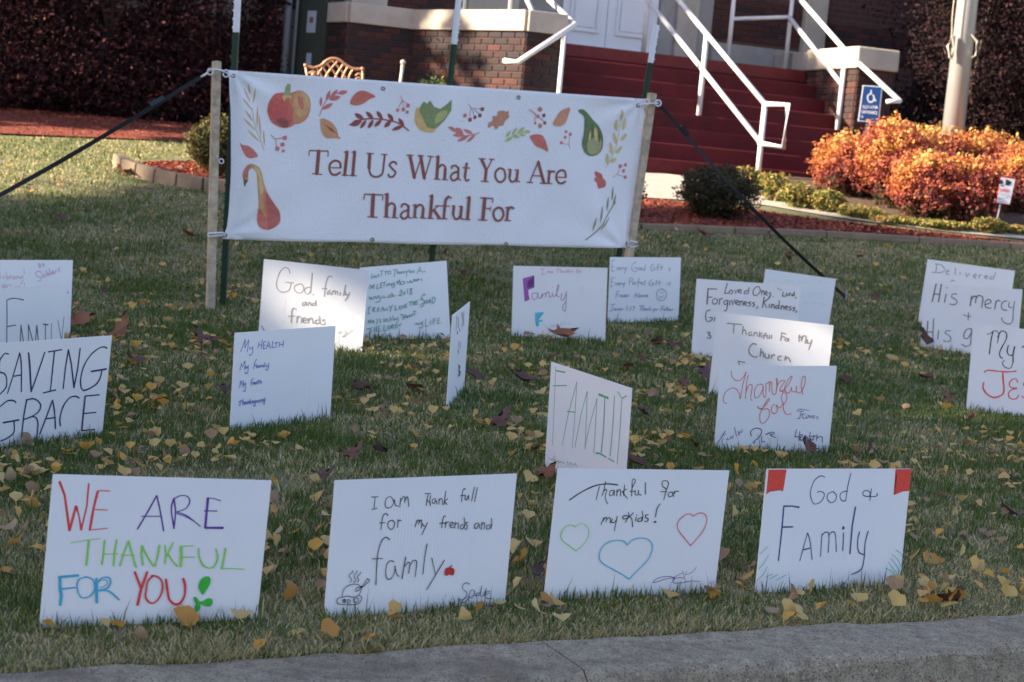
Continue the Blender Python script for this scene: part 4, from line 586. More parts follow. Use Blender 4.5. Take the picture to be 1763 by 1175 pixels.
def fillpoly(mb, P, off, surf=None):
    bm = bmesh.new(); vs = [bm.verts.new((p[0], 0, p[1])) for p in P]
    try: f = bm.faces.new(vs)
    except Exception: bm.free(); return
    bmesh.ops.triangulate(bm, faces=[f])
    if surf:
        xs = [p[0] for p in P]; zs = [p[1] for p in P]; s = .02
        for k in range(int(math.floor(min(xs)/s)), int(math.ceil(max(xs)/s))+1): bmesh.ops.bisect_plane(bm, geom=bm.verts[:]+bm.edges[:]+bm.faces[:], plane_co=(k*s, 0, 0), plane_no=(1, 0, 0))
        for k in range(int(math.floor(min(zs)/s)), int(math.ceil(max(zs)/s))+1): bmesh.ops.bisect_plane(bm, geom=bm.verts[:]+bm.edges[:]+bm.faces[:], plane_co=(0, 0, k*s), plane_no=(0, 0, 1))
    bm.verts.index_update(); mb.add([(v.co.x, -(off+(surf(v.co.x, v.co.z) if surf else 0)), v.co.z) for v in bm.verts], [tuple(v.index for v in f.verts) for f in bm.faces]); bm.free()
def write_on(parent, crop, text, tolocal, dist, surf=None, base=.0006, lay=[0], wash=False):
    lay[0] = 0
    for line in text.strip().split('\n'):
        head, body = line.split(':', 1); name, col, w0 = head.split(); col = tuple(float(c) for c in col.split(',')); cx, cy, cs = crop; w0 = float(w0); mb = MB(); wdef = w0
        for st in body.split(';'):
            st = st.strip()
            if st.startswith('@'): cx, cy, cs = [float(t) for t in st[1:].split(',')]; continue
            sm = '~' in st; fl = st.startswith('#'); ln = bool(re.match(r'^[~]?l', st)); st2 = st.replace('~', '').replace('#', '').replace('l', '')
            m = re.match(r'^\s*w([\d.]+)\s*(.*)$', st2); w = wdef
            if m: w = float(m.group(1)); st2 = m.group(2)
            if st2.strip() == '1:1': wdef = w; continue
            pts = [tuple(float(t) for t in q.split(',')) for q in st2.split() if ',' in q]
            if len(pts) < 2: continue
            P = [tolocal(cx+x/cs, cy+y/cs) for x, y in pts]; off = base+.00005*lay[0]; lay[0] += 1
            if fl: fillpoly(mb, crs(P, 5, True) if sm else P, off, surf)
            else: ribbon(mb, crs(P, 6) if sm else P, max(w/cs*dist/FPX*(1.10 if surf else 1.22), .0012), off, ln, surf, jit=.1 if not surf else .0)
        mn = 'ink_%d_%d_%d%s' % (*col, '_print' if wash else ''); c = alb(*col); lu = .3*c[0]+.5*c[1]+.2*c[2]; ds = .32 if wash else .10; c = tuple((q*(1-ds)+lu*ds)*(.74 if wash else .80) for q in c)
        mm = mat(mn, c, .6, noise=(35 if wash else 120, .28 if wash else .18), col2=tuple(min(.8, q*1.3+.006) for q in c))
        if mb.v: mb.build(name, mm, parent)
# ---------------------------------------------------------------- yard signs
m_board = mat('corrugated_board', (.80, .80, .80), .45, spec=.35)
n_ = m_board.node_tree; p_ = n_.nodes['Principled BSDF']; tc = n_.nodes.new('ShaderNodeTexCoord'); wv = n_.nodes.new('ShaderNodeTexWave'); wv.inputs['Scale'].default_value = 30; wv.bands_direction = 'X'
bp = n_.nodes.new('ShaderNodeBump'); bp.inputs['Strength'].default_value = .28; bp.inputs['Distance'].default_value = .001; n_.links.new(tc.outputs['Object'], wv.inputs['Vector']); n_.links.new(wv.outputs[0], bp.inputs['Height']); n_.links.new(bp.outputs[0], p_.inputs['Normal'])
nz = n_.nodes.new('ShaderNodeTexNoise'); nz.inputs['Scale'].default_value = 5; nz.inputs['Detail'].default_value = 6; mx = n_.nodes.new('ShaderNodeMix'); mx.data_type = 'RGBA'; mx.inputs[6].default_value = (.83, .83, .82, 1); mx.inputs[7].default_value = (.73, .735, .74, 1)
n_.links.new(tc.outputs['Object'], nz.inputs['Vector']); n_.links.new(nz.outputs[0], mx.inputs[0]); n_.links.new(mx.outputs[2], p_.inputs['Base Color'])
m_wire = mat('galvanised_wire', (.35, .36, .37), .4, metal=.8)
SIGNBASE = []
for key, (x, y, z, yaw, tilt, rl, h, w) in POSE.items():
    u = Vector((math.cos(yaw), math.sin(yaw), 0)); n = Vector((math.sin(yaw), -math.cos(yaw), 0)); v = Vector((0, 0, 1))*math.cos(tilt) - n*math.sin(tilt)
    u2 = u*math.cos(rl)+v*math.sin(rl); v2 = v*math.cos(rl)-u*math.sin(rl); yv = v2.cross(u2); B = Vector((x, y, z)); nf = -yv
    mw = Matrix((u2, yv, v2)).transposed().to_4x4(); mw.translation = B
    root = empty('yard_sign', (0, 0, 0), LABEL[key], 'yard sign', 'hand written yard signs on the lawn', mw=mw)
    b = MB(); b.box((0, .002, (h-.05)/2), (w, .004, h+.05)); 
    o = b.build('panel', m_board, root)
    for sx in (-w*.27, w*.27): rg = MB(); rg.box((sx, -.0002, h*.26), (.004, .0006, h*.52)); rg.build('flute_ridge', m_board, root)
    b = MB()
    for sx in (-w*.27, w*.27): b.tube([(sx, .006, h*.55), (sx, .006, -.12)], .0022, 6)
    b.tube([(-w*.27, .006, h*.02), (w*.27, .006, h*.02)], .0022, 6); b.build('wire_stake', m_wire, root)
    def toloc(px, py, B=B, u2=u2, v2=v2, nf=nf):
        d = ray(px, py); P = CAM+d*((B-CAM).dot(nf)/d.dot(nf))-B; return (P.dot(u2), P.dot(v2))
    k = TXT[key]; write_on(root, k[:3], k[3], toloc, (B-CAM).dot(fwd))
    if key == 'sadie': write_on(root, (620, 830, 6.526), 'apple_stem 50,70,60 10: 1000,958 1028,937', toloc, (B-CAM).dot(fwd), base=.003)
    SIGNBASE.append((B, u2, w, nf, h))
# ---------------------------------------------------------------- banner
BC = Vector((-.583, 12.075, 1.293)); yaw, rl = .427, .039
u = Vector((math.cos(yaw), math.sin(yaw), 0)); v = Vector((0, 0, 1)); u2 = u*math.cos(rl)+v*math.sin(rl); v2 = v*math.cos(rl)-u*math.sin(rl); yv = v2.cross(u2); nf = -yv
mw = Matrix((u2, yv, v2)).transposed().to_4x4(); mw.translation = BC
ban = empty('banner', (0, 0, 0), 'large white fabric banner reading Tell Us What You Are Thankful For', 'banner', mw=mw)
def bloc(px, py):
    d = ray(px, py); P = CAM+d*((BC-CAM).dot(nf)/d.dot(nf))-BC; return (P.dot(u2), P.dot(v2))
def bsurf(x, z):
    r = .009*math.sin(x*3.1+.7)*math.cos(z*2.2) + .005*math.sin(x*8+z*5)+.0028*math.sin(x*19-z*15)*math.cos(x*5)
    for cx, cz, sx in ((-1.5, .55, 1), (1.5, .52, -1), (-1.5, -.52, 1), (1.45, -.55, -1)):
        dx = (x-cx)*sx; dz = (z-cz); q = math.hypot(dx, dz); an = math.atan2(dz, dx); r += .017*min(1, q*8)*math.exp(-q*3.2)*math.sin(an*9+.5)
    r += -.012*math.exp(-((x+1.3)**2)*9-((z+.42)**2)*30)
    return r
LE = [(393, 121), (397, 190), (397, 300), (394, 360), (391, 392), (384, 412)]; RE = [(1113, 171), (1108, 205), (1100, 300), (1094, 380), (1090, 405), (1086, 427)]
def edge(E, t):
    d = [0]; 
    for a, b in zip(E, E[1:]): d.append(d[-1]+math.hypot(b[0]-a[0], b[1]-a[1]))
    s = t*d[-1]; j = 0
    while j < len(E)-2 and d[j+1] < s: j += 1
    f = (s-d[j])/(d[j+1]-d[j]); return (E[j][0]+(E[j+1][0]-E[j][0])*f, E[j][1]+(E[j+1][1]-E[j][1])*f)
nx, nz_ = 170, 60; vs = []; fs = []
for side in (0, 1):
    for j in range(nz_+1):
        l = edge(LE, j/nz_); r = edge(RE, j/nz_)
        for i in range(nx+1):
            t = i/nx; px = l[0]+(r[0]-l[0])*t; py = l[1]+(r[1]-l[1])*t; sag = math.sin(math.pi*t)*(1.5 if j == 0 else 0)*0
            if j == nz_: py += 1.6*abs(math.sin(math.pi*t*3))
            x, z = bloc(px, py+sag); vs.append((x, -bsurf(x, z)+.0012*side, z))
N1 = (nx+1)*(nz_+1)
for j in range(nz_):
    for i in range(nx):
        q = (j*(nx+1)+i, (j+1)*(nx+1)+i, (j+1)*(nx+1)+i+1, j*(nx+1)+i+1); fs.append(q); fs.append(tuple(k+N1 for k in q[::-1]))
for i in range(nx): fs.append((i, i+1, i+1+N1, i+N1)); k = nz_*(nx+1)+i; fs.append((k+1, k, k+N1, k+1+N1))
m_ban = mat('banner_fabric', (.80, .80, .81), .85, noise=(2.5, .03), bump=(85, .55)); nb = m_ban.node_tree
b = MB(); b.add(vs, fs); b.build('fabric', m_ban, ban, smooth=True)
for k, (c0_, c1_, c2_, text) in enumerate(BANNER): write_on(ban, (c0_, c1_, c2_), text, bloc, (BC-CAM).dot(fwd), surf=bsurf, base=.0012+.0001*k, wash=True)
m_gro = mat('grommet', alb(70, 68, 62), .4, metal=.6); me_g = None
for (px, py) in ((401, 131), (660, 153), (892, 168), (1098, 182), (641, 413), (388, 405), (870, 420), (1080, 420)):
    x, z = bloc(px, py); b = MB(); pts = [(x+.011*math.cos(t*math.pi/6), -bsurf(x, z)-.003, z+.011*math.sin(t*math.pi/6)) for t in range(13)]; b.tube(pts, .0035, 6); b.build('grommet', m_gro, ban)
# ---------------------------------------------------------------- posts
m_wood = mat('weathered_wood', alb(135, 136, 134), .85, noise=(18, .35), col2=alb(98, 97, 96), bump=(60, .5)); m_tg = mat('green_post_paint', alb(16, 42, 34), .5); m_tw = mat('white_post_tip', (.74, .76, .78), .5)
def post_px(top, bot, y, name, label, grp, tw=.05, cat='post', ext=.1):
    T, Bt = atY(top[0], top[1], y), atY(bot[0], bot[1], y); Bt = Bt-(T-Bt).normalized()*0; zg = zt(Bt.x, y); d = (T-Bt).normalized(); base = Bt-d*((Bt.z-zg)/d.z)
    r = empty(name, base, label, cat, grp); return r, base, T, d
for (tp, bt, y, lb) in (((373, 106), (362, 528), 11.28, 'square wooden post tied to the left end of the banner'), ((1123, 161), (1083, 440), 12.72, 'square wooden post tied to the right end of the banner')):
    r, base, T, d = post_px(tp, bt, y, 'wooden_post', lb, 'wooden posts at the banner ends'); L = (T-base).length
    bpy.context.view_layer.update(); q = d.to_track_quat('Z', 'Y'); r.rotation_mode = 'QUATERNION'; r.rotation_quaternion = q @ Matrix.Rotation(.4, 4, 'Z').to_quaternion()
    b = MB(); b.box((0, 0, (L-.2)/2), (.062, .05, L+.2)); b.build('timber', m_wood, r, bevel=.004)
    b = MB(); b.box((.012, .0, L+.001), (.03, .02, .004)); b.build('end_grain', mat('end_grain', alb(120, 110, 100), .9), r)
for (zt_, zb, base_px, y, tw, lb) in ((2.04, 2.34, (385, 525), 11.47, (408, 55), 'green steel fence post with white tip, behind the left end of the banner'), (2.13, 2.47, (738, 450), 12.15, (777, 75), 'green steel fence post with white tip, behind the middle of the banner'), (2.17, 2.45, (1062, 440), 12.95, (1117, 107), 'green steel fence post with white tip, behind the right end of the banner')):
    Bt = atY(base_px[0], base_px[1], y); T = atY(tw[0], tw[1], y); d = (T-Bt).normalized(); zg = zt(Bt.x, y); base = Bt-d*((Bt.z-zg)/d.z); base.y += .06; T.y += .06
    r = empty('fence_post', base, lb, 'fence post', 'green steel posts behind the banner'); r.rotation_mode = 'QUATERNION'; r.rotation_quaternion = d.to_track_quat('Z', 'Y'); L = (T-base).length; Lt = zb-zt_
    def tprof(z0, z1, b): b.box((0, 0, (z0+z1)/2), (.046, .006, z1-z0)); b.box((0, -.0205, (z0+z1)/2), (.006, .034, z1-z0)); return b
    b = tprof(-.2, L, MB())
    for k in range(int(L/.055)): b.box((0, -.0405, .03+k*.055), (.012, .006, .012))
    b.build('green_shaft', m_tg, r); b = tprof(L+.0005, L+Lt, MB())
    for k in range(int(Lt/.055)): b.box((0, -.0405, L+.03+k*.055), (.012, .006, .012))
    b.build('white_tip', m_tw, r)
# ties: white cord loops with a hook at each top corner, zip ties at the bottom
m_cord = mat('white_cord', (.66, .68, .72), .6); m_strap = mat('black_webbing', (.012, .013, .016), .7)
def pxl(pts, y): return [atY(px, py, y) for px, py in pts]
def tie(pts, y, name, lb, r=.006):
    P = pxl(pts, y); c = sum(P, Vector())/len(P); root = empty(name, c, lb, 'tie', 'white ties on the banner corners'); b = MB(); b.tube([p-c for p in P], r, 8); b.build('cord', m_cord, root, smooth=True); return root, c
def circ(cx, cy, rr, n=14, e=1.0): return [(cx+rr*math.cos(2*math.pi*k/n), cy+rr*e*math.sin(2*math.pi*k/n)) for k in range(n+1)]
r0, c0 = tie([(401, 131), (392, 127), (383, 122), (372, 120), (362, 121), (357, 124)], 11.23, 'cord_tie', 'white cord and hook tying the top left banner corner to its post'); 
b = MB(); b.tube([p-c0 for p in pxl(circ(362, 124, 5), 11.22)], .005, 8); b.tube([p-c0 for p in pxl([(357, 126), (351, 130), (346, 133)], 11.22)], .007, 8); b.tube([p-c0 for p in pxl(circ(389, 127, 5, e=1.2), 11.22)], .005, 8); b.build('hook', m_cord, r0, smooth=True)
r0, c0 = tie([(1098, 182), (1108, 180), (1118, 179), (1128, 178), (1134, 178)], 12.66, 'cord_tie', 'white cord and hook tying the top right banner corner to its post')
b = MB(); b.tube([p-c0 for p in pxl(circ(1133, 178, 5), 12.66)], .006, 8); b.tube([p-c0 for p in pxl(circ(1112, 176, 6, e=.8), 12.66)], .005, 8); b.build('hook', m_cord, r0, smooth=True)
tie([(357, 405), (360, 408), (384, 405), (389, 403), (384, 401), (360, 402), (357, 405)], 11.22, 'cord_tie', 'white zip tie at the bottom left banner corner'); tie([(1080, 420), (1087, 415), (1097, 418), (1098, 424), (1088, 426), (1080, 421)], 12.66, 'cord_tie', 'white zip tie at the bottom right banner corner')
tie(circ(381, 278, 4), 11.22, 'cord_tie', 'small white ring tie hanging halfway down the left banner post', .004)
def strap(a, bq, w, lb):
    a, bq = Vector(a), Vector(bq); c = bq; root = empty('guy_strap', c, lb, 'strap', 'black straps guying the banner'); d = (bq-a).normalized(); side = d.cross(Vector((0, 1, 0))).normalized(); nn_ = side.cross(d)
    b = MB(); n = 14; vs = []
    for i in range(n+1):
        p = a.lerp(bq, i/n)-c - Vector((0, 0, .05*math.sin(math.pi*i/n))); tw = .5*math.sin(i*.5)
        s = (side*math.cos(tw)+nn_*math.sin(tw)); o_ = nn_*.002; vs += [p+s*w/2+o_, p-s*w/2+o_, p-s*w/2-o_, p+s*w/2-o_]
    fs = [(i*4+k, i*4+(k+1) % 4, i*4+4+(k+1) % 4, i*4+4+k) for i in range(n) for k in range(4)]; b.add(vs, fs); b.build('webbing', m_strap, root)
    m_ = MB(); p = a.lerp(bq, .12)-c; m_.box(p, (.03, .02, .10), side, nn_, d); m_.build('buckle', mat('strap_buckle', (.02, .03, .035), .4), root)
    s_ = MB(); s_.tube([Vector((0, 0, .06)), Vector((0, 0, -.15))], .008, 8); s_.build('ground_stake', m_wire, root)
pr = atY(346, 133, 11.22); tl = 2.25; strap(pr, (pr.x-.91*tl, pr.y-.414*tl, zt(0, 10.3)+.03), .028, 'black webbing strap running down to the left from the banner post')
pr = atY(1136, 182, 12.66); e_ = hit(1456, 517); strap(pr, e_+Vector((0, 0, .02)), .026, 'black webbing strap running down to the right from the banner post')
# ---------------------------------------------------------------- leafy volumes
def cards(C, Nn, L, Wd, r, tint, fold=.25):
    """leaf shaped cards: centres C, normals Nn, length L, width Wd -> verts, quads(two per leaf, folded at the midrib)"""
    n = len(C); t = r.normal(size=(n, 3)); t -= (t*Nn).sum(1, keepdims=True)*Nn; t /= np.linalg.norm(t, axis=1, keepdims=True)+1e-9; s = np.cross(Nn, t)
    L = L[:, None]; Wd = Wd[:, None]; up_ = Nn*Wd*fold
    v = np.stack([C-t*L*.5, C+s*Wd*.5+up_-t*L*.05, C+t*L*.5, C-s*Wd*.5+up_-t*L*.05], 1).reshape(-1, 3)
    i = np.arange(n)*4; f = np.concatenate([np.stack([i, i+1, i+2], -1), np.stack([i, i+2, i+3], -1)]); return v, f, np.repeat(tint, 4)
def blob_points(r, n, c, rad, shell=.55, lump=.28, seed=0, flat=0.0):
    d = r.normal(size=(n, 3)); d /= np.linalg.norm(d, axis=1, keepdims=True); k = VN(seed+100, 32)
    az = np.arctan2(d[:, 1], d[:, 0])*3+20; el = d[:, 2]*4+20; lum = 1+lump*2*(k(az, el, 1.0)-.5)+lump*(k(az, el, 2.7)-.5)
    q = (shell+(1-shell)*r.random(n)**.6)*lum; p = d*q[:, None]*np.array(rad)+np.array(c)
    if flat: p[:, 2] = np.maximum(p[:, 2], flat)
    return p, d
def foliage(name, parent, mt, blobs, size, seed, aspect=.6, holes=None, hr=.2, out=.5, tintf=None, fold=.25, thing_loc=(0, 0, 0)):
    r = np.random.default_rng(seed); P = []; D = []
    for q, (c, rad, n) in enumerate(blobs):
        p, d = blob_points(r, n, c, rad, seed=seed+q); P.append(p); D.append(d)
    P = np.concatenate(P); D = np.concatenate(D)
    if holes is not None:
        keep = np.ones(len(P), bool); s = np.array(TOSUN)
        for (h, rr_) in holes:
            w = P+np.array(thing_loc)-np.array(h); k = w-(w@s)[:, None]*s; keep &= ~((np.linalg.norm(k, axis=1) < rr_*.75+.13) & (r.random(len(P)) > .16))
        P = P[keep]; D = D[keep]
    N = D*out+r.normal(size=D.shape)*.6; N /= np.linalg.norm(N, axis=1, keepdims=True); L = size*(.6+.8*r.random(len(P)))
    t = np.clip(tintf(P, r) if tintf else r.random(len(P)), 0, 1); v, f, tt = cards(P, N, L, L*aspect, r, t, fold)
    return link(name, npmesh(name, v, f, tint=tt), mt, parent)
m_bark = mat('bark', (.10, .075, .055), .95, noise=(12, .4), bump=(30, .8))
def limbs(root, base_r, h, blobs, seed, name='trunk'):
    rr = random.Random(seed); b = MB(); b.tube([(0, 0, -.2), (.03*h*rr.uniform(-1, 1), .02*h, h*.3), (0, 0, h*.6)], base_r, 10, base_r*.6)
    for (c, rad, n) in blobs: b.tube([(0, 0, h*.35), (c[0]*.5, c[1]*.5, h*.35+(c[2]-h*.35)*.55), tuple(c)], base_r*.45, 7, base_r*.12)
    b.build(name, m_bark, root, smooth=True)
# big broad-leaved trees on the neighbouring side: they throw the shade over the lawn
m_oak = tint_mat('oak_leaves', [(0, (.035, .055, .018)), (.6, (.07, .085, .025)), (1, (.13, .10, .03))], .7, .3)
HOLES = []
def hole_at(px, py, y=None, r=.16, dz=0):  # gap cut through unseen oak crowns along the sun ray to this spot
    p = hit(px, py) if y is None else atY(px, py, y); HOLES.append(((p.x, p.y, p.z+dz), r))
hole_at(500, 560, 10.05, .17); hole_at(555, 530, 10.02, .20); hole_at(600, 575, 9.98, .16); hole_at(470, 530, 10.05, .10)
hole_at(1330, 590, 9.5, .17); hole_at(1260, 610, 9.5, .13); hole_at(1395, 600, 9.4, .12); hole_at(1420, 575, 9.4, .08); hole_at(1370, 475, 12.8, .06)
hole_at(1670, 690, 9.8, .09); hole_at(985, 655, 7.0, .035); hole_at(850, 500, None, .16); hole_at(790, 545, None, .13); hole_at(1500, 545, None, .14); hole_at(1150, 722, None, .12); hole_at(1215, 730, None, .1); hole_at(1700, 455, None, .2)
hole_at(1560, 470, None, .15); hole_at(330, 620, None, .08); hole_at(1060, 640, None, .07)
HOLES2 = []  # crown gaps shaped to let sun spots onto the red trees
for q_ in ((40, 45), (60, 75), (105, 110), (55, 130), (95, 160), (20, 180), (70, 185), (130, 195), (215, 20), (200, 120)): p_ = atY(q_[0], q_[1], 20.0); HOLES2.append(((p_.x, p_.y, p_.z), .34))
oaks = []
for k, (x, y, s) in enumerate([(-26, 6.0, 1.0), (-25.4, .2, 1.05), (-26.6, -5.4, 1.05), (-25.6, -11, 1.0), (-31, 3.0, 1.1), (-31, -4.5, 1.1), (-31.5, -10.5, 1.1)]):
    bl = [((0, 0, 9.0*s), (3.6*s, 4.0*s, 6.0*s), 10500), ((.5, -1.8, 3.2), (3.2, 2.5, 3.2), 4500), ((-.3, 1.7, 3.2), (3.1, 2.5, 3.2), 4500), ((0, .6, 13.4*s), (3.1*s, 3.7*s, 3.0*s), 6000)]
    t = empty('oak_tree', (x, y, ztn(x, y).item()), 'dense green oak standing left of the lawn, %s of its row' % ('first', 'second', 'third', 'fourth', 'fifth', 'sixth', 'seventh')[k], 'tree', 'oak trees left of the lawn')
    limbs(t, .4, 11, bl, k); foliage('crown', t, m_oak, bl, .50, 40+k, .75, HOLES, thing_loc=(x, y, ztn(x, y).item()), fold=.1)
for k, (x, y, s) in enumerate([(-15.5, 19.6, 1.0), (-18, 23.5, 1.1)]):  # out of view, crowns shaped to shade the red trees and porch wall
    bl = [((0, 0, 5.4*s), (2.7*s, 3.1*s, 3.4*s), 9000), ((.5, 0, 2.3), (2.4, 2.8, 2.3), 4500), ((0, .35, 9.4*s), (2.6*s, 3.0*s, 2.5*s), 7500)]
    t = empty('oak_tree', (x, y, 1.4), 'dense green oak beyond the church lawn, %s' % ('nearer one', 'farther one')[k], 'tree', 'oak trees beside the church'); limbs(t, .3, 8, bl, 20+k); foliage('crown', t, m_oak, bl, .36, 60+k, .7, HOLES2, thing_loc=(x, y, 1.4), fold=.1)
m_red2 = tint_mat('shaded_red_leaves', [(0, (.007, .004, .005)), (.6, (.016, .007, .008)), (1, (.045, .014, .014))], .95, .1)  # darker copy of the red leaf colours, shade painted in
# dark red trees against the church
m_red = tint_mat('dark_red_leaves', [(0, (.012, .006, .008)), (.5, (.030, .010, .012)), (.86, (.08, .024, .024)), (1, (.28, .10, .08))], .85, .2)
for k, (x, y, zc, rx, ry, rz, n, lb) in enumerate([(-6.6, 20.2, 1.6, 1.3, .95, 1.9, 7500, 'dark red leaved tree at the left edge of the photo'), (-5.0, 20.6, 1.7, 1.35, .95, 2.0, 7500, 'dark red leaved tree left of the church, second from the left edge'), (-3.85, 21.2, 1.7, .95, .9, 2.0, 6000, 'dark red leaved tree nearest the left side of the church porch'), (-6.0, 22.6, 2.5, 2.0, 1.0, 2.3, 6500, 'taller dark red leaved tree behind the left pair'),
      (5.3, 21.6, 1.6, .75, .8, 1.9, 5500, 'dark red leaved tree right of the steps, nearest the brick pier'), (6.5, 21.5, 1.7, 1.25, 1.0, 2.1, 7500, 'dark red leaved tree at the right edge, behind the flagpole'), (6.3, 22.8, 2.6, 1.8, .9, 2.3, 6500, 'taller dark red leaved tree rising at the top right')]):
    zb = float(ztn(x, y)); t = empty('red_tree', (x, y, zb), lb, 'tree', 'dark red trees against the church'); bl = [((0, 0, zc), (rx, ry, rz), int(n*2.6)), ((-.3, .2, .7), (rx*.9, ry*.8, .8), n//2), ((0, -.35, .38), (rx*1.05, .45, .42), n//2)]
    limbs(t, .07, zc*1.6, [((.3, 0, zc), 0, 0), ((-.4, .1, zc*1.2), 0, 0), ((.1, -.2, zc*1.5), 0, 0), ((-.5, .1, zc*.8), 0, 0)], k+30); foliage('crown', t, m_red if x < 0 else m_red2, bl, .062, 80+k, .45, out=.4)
# ---------------------------------------------------------------- shrubs
def shrub(name, pxc, pyb, pyt, wpx, y, mt, n, size, label, cat, grp, seed, tintf=None, depth=.8, asp=.6, lumps=4, stuffbase=True):
    cb = atY(pxc, pyb, y); ct = atY(pxc, pyt, y); w = wpx*y/FPX; zb = zt(cb.x, y); H = ct.z-zb; loc = (cb.x+(ct.x-cb.x)*.4, y, zb)
    t = empty(name, loc, label, cat, grp); rr = random.Random(seed); bl = [((0, 0, H*.5), (w*.5*.88, w*.5*depth, H*.5), n)]
    for k in range(lumps):
        a = rr.uniform(0, 6.28); q = rr.uniform(.25, .5)*w*.5; bl.append(((q*math.cos(a), q*math.sin(a)*depth, H*rr.uniform(.45, .68)), (w*.24, w*.22, H*.32), n//8))
    b = MB()
    for k in range(9):
        a = k*.7; b.tube([(0, 0, -.03), (w*.14*math.cos(a), w*.12*math.sin(a), H*.35), (w*.33*math.cos(a), w*.3*math.sin(a), H*.8)], .008, 5, .003)
    b.build('stems', m_bark, t); foliage('foliage', t, mt, bl, size, seed, asp, tintf=(lambda P, r: tintf(P, r, H)) if tintf else None, out=.55); return t
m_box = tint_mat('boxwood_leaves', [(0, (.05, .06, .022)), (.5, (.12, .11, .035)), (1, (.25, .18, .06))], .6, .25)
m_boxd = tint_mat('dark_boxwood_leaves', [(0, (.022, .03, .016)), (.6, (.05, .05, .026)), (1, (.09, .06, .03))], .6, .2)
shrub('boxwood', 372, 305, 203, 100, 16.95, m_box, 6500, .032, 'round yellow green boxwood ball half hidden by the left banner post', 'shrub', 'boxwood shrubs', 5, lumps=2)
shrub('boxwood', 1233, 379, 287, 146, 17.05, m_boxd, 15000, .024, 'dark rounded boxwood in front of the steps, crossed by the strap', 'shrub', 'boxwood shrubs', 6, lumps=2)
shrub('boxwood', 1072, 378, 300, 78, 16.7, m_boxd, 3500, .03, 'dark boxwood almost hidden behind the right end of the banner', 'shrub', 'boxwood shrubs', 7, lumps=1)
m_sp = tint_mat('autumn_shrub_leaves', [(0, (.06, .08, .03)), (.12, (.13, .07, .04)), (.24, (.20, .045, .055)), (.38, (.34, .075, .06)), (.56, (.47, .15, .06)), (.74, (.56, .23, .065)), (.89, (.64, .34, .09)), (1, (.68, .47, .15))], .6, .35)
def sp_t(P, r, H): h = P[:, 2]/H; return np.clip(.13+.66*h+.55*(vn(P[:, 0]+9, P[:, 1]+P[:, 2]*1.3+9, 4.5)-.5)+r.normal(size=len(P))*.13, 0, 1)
OG = 'orange autumn shrubs by the flagpole'
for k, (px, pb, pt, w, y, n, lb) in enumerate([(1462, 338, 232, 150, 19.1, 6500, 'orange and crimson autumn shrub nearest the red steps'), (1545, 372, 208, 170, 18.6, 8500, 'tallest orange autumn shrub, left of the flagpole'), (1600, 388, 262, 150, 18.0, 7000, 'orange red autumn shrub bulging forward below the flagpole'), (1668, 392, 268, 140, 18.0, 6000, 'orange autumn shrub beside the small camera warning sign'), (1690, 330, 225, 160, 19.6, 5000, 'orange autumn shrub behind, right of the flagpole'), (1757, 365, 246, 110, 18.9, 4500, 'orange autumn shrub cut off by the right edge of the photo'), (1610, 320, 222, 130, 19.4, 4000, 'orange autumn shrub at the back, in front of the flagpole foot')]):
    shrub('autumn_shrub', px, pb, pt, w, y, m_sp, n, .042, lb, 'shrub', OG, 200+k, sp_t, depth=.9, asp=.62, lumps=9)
m_gl = tint_mat('ground_cover_leaves', [(0, (.09, .12, .03)), (.5, (.22, .22, .05)), (.85, (.42, .30, .09)), (1, (.5, .2, .08))], .6, .3)
for k, (px, pb, pt, w, y, lb) in enumerate([(1335, 336, 292, 60, 18.3, 'low yellow green plant at the foot of the handrail loop'), (1375, 352, 312, 60, 18.0, 'low yellow green plant between the handrail and the orange shrub'), (1290, 318, 284, 40, 18.6, 'small yellow green tuft behind the dark boxwood'), (1425, 362, 322, 70, 17.9, 'low leafy plant at the left foot of the orange shrubs'), (1540, 395, 368, 80, 17.6, 'low green plants edging the footpath below the orange shrubs'), (1620, 402, 376, 80, 17.55, 'low green plants edging the footpath, farther right'), (1702, 412, 370, 70, 17.5, 'leafy green plant below the small camera warning sign'), (1750, 408, 385, 40, 17.6, 'small green plant at the right edge by the footpath'), (1480, 376, 350, 60, 17.75, 'low green plant on the path edge, left part')]):
    shrub('border_plant', px, pb+3, pt+4, w*(1.0+.25*(k%3)), y, m_gl, 480+170*(k%3), .05, lb, 'plant', 'low plants along the footpath', 300+k, depth=.55, asp=.42, lumps=6)
m_yl = tint_mat('yellow_plant_leaves', [(0, (.03, .06, .02)), (.6, (.07, .10, .03)), (.8, (.45, .42, .05)), (1, (.6, .55, .08))], .6, .3)
shrub('yellow_plant', 745, 190, 134, 100, 18.9, m_yl, 2600, .05, 'green and yellow plant peeping over the banner by the brick wall', 'plant', None, 350, depth=.5, lumps=2, tintf=lambda P, r, H: np.clip(.1+r.random(len(P))*.5+.5*(P[:, 0] > .05)*(P[:, 2]/H > .55)*(r.random(len(P)) > .4), 0, 1))
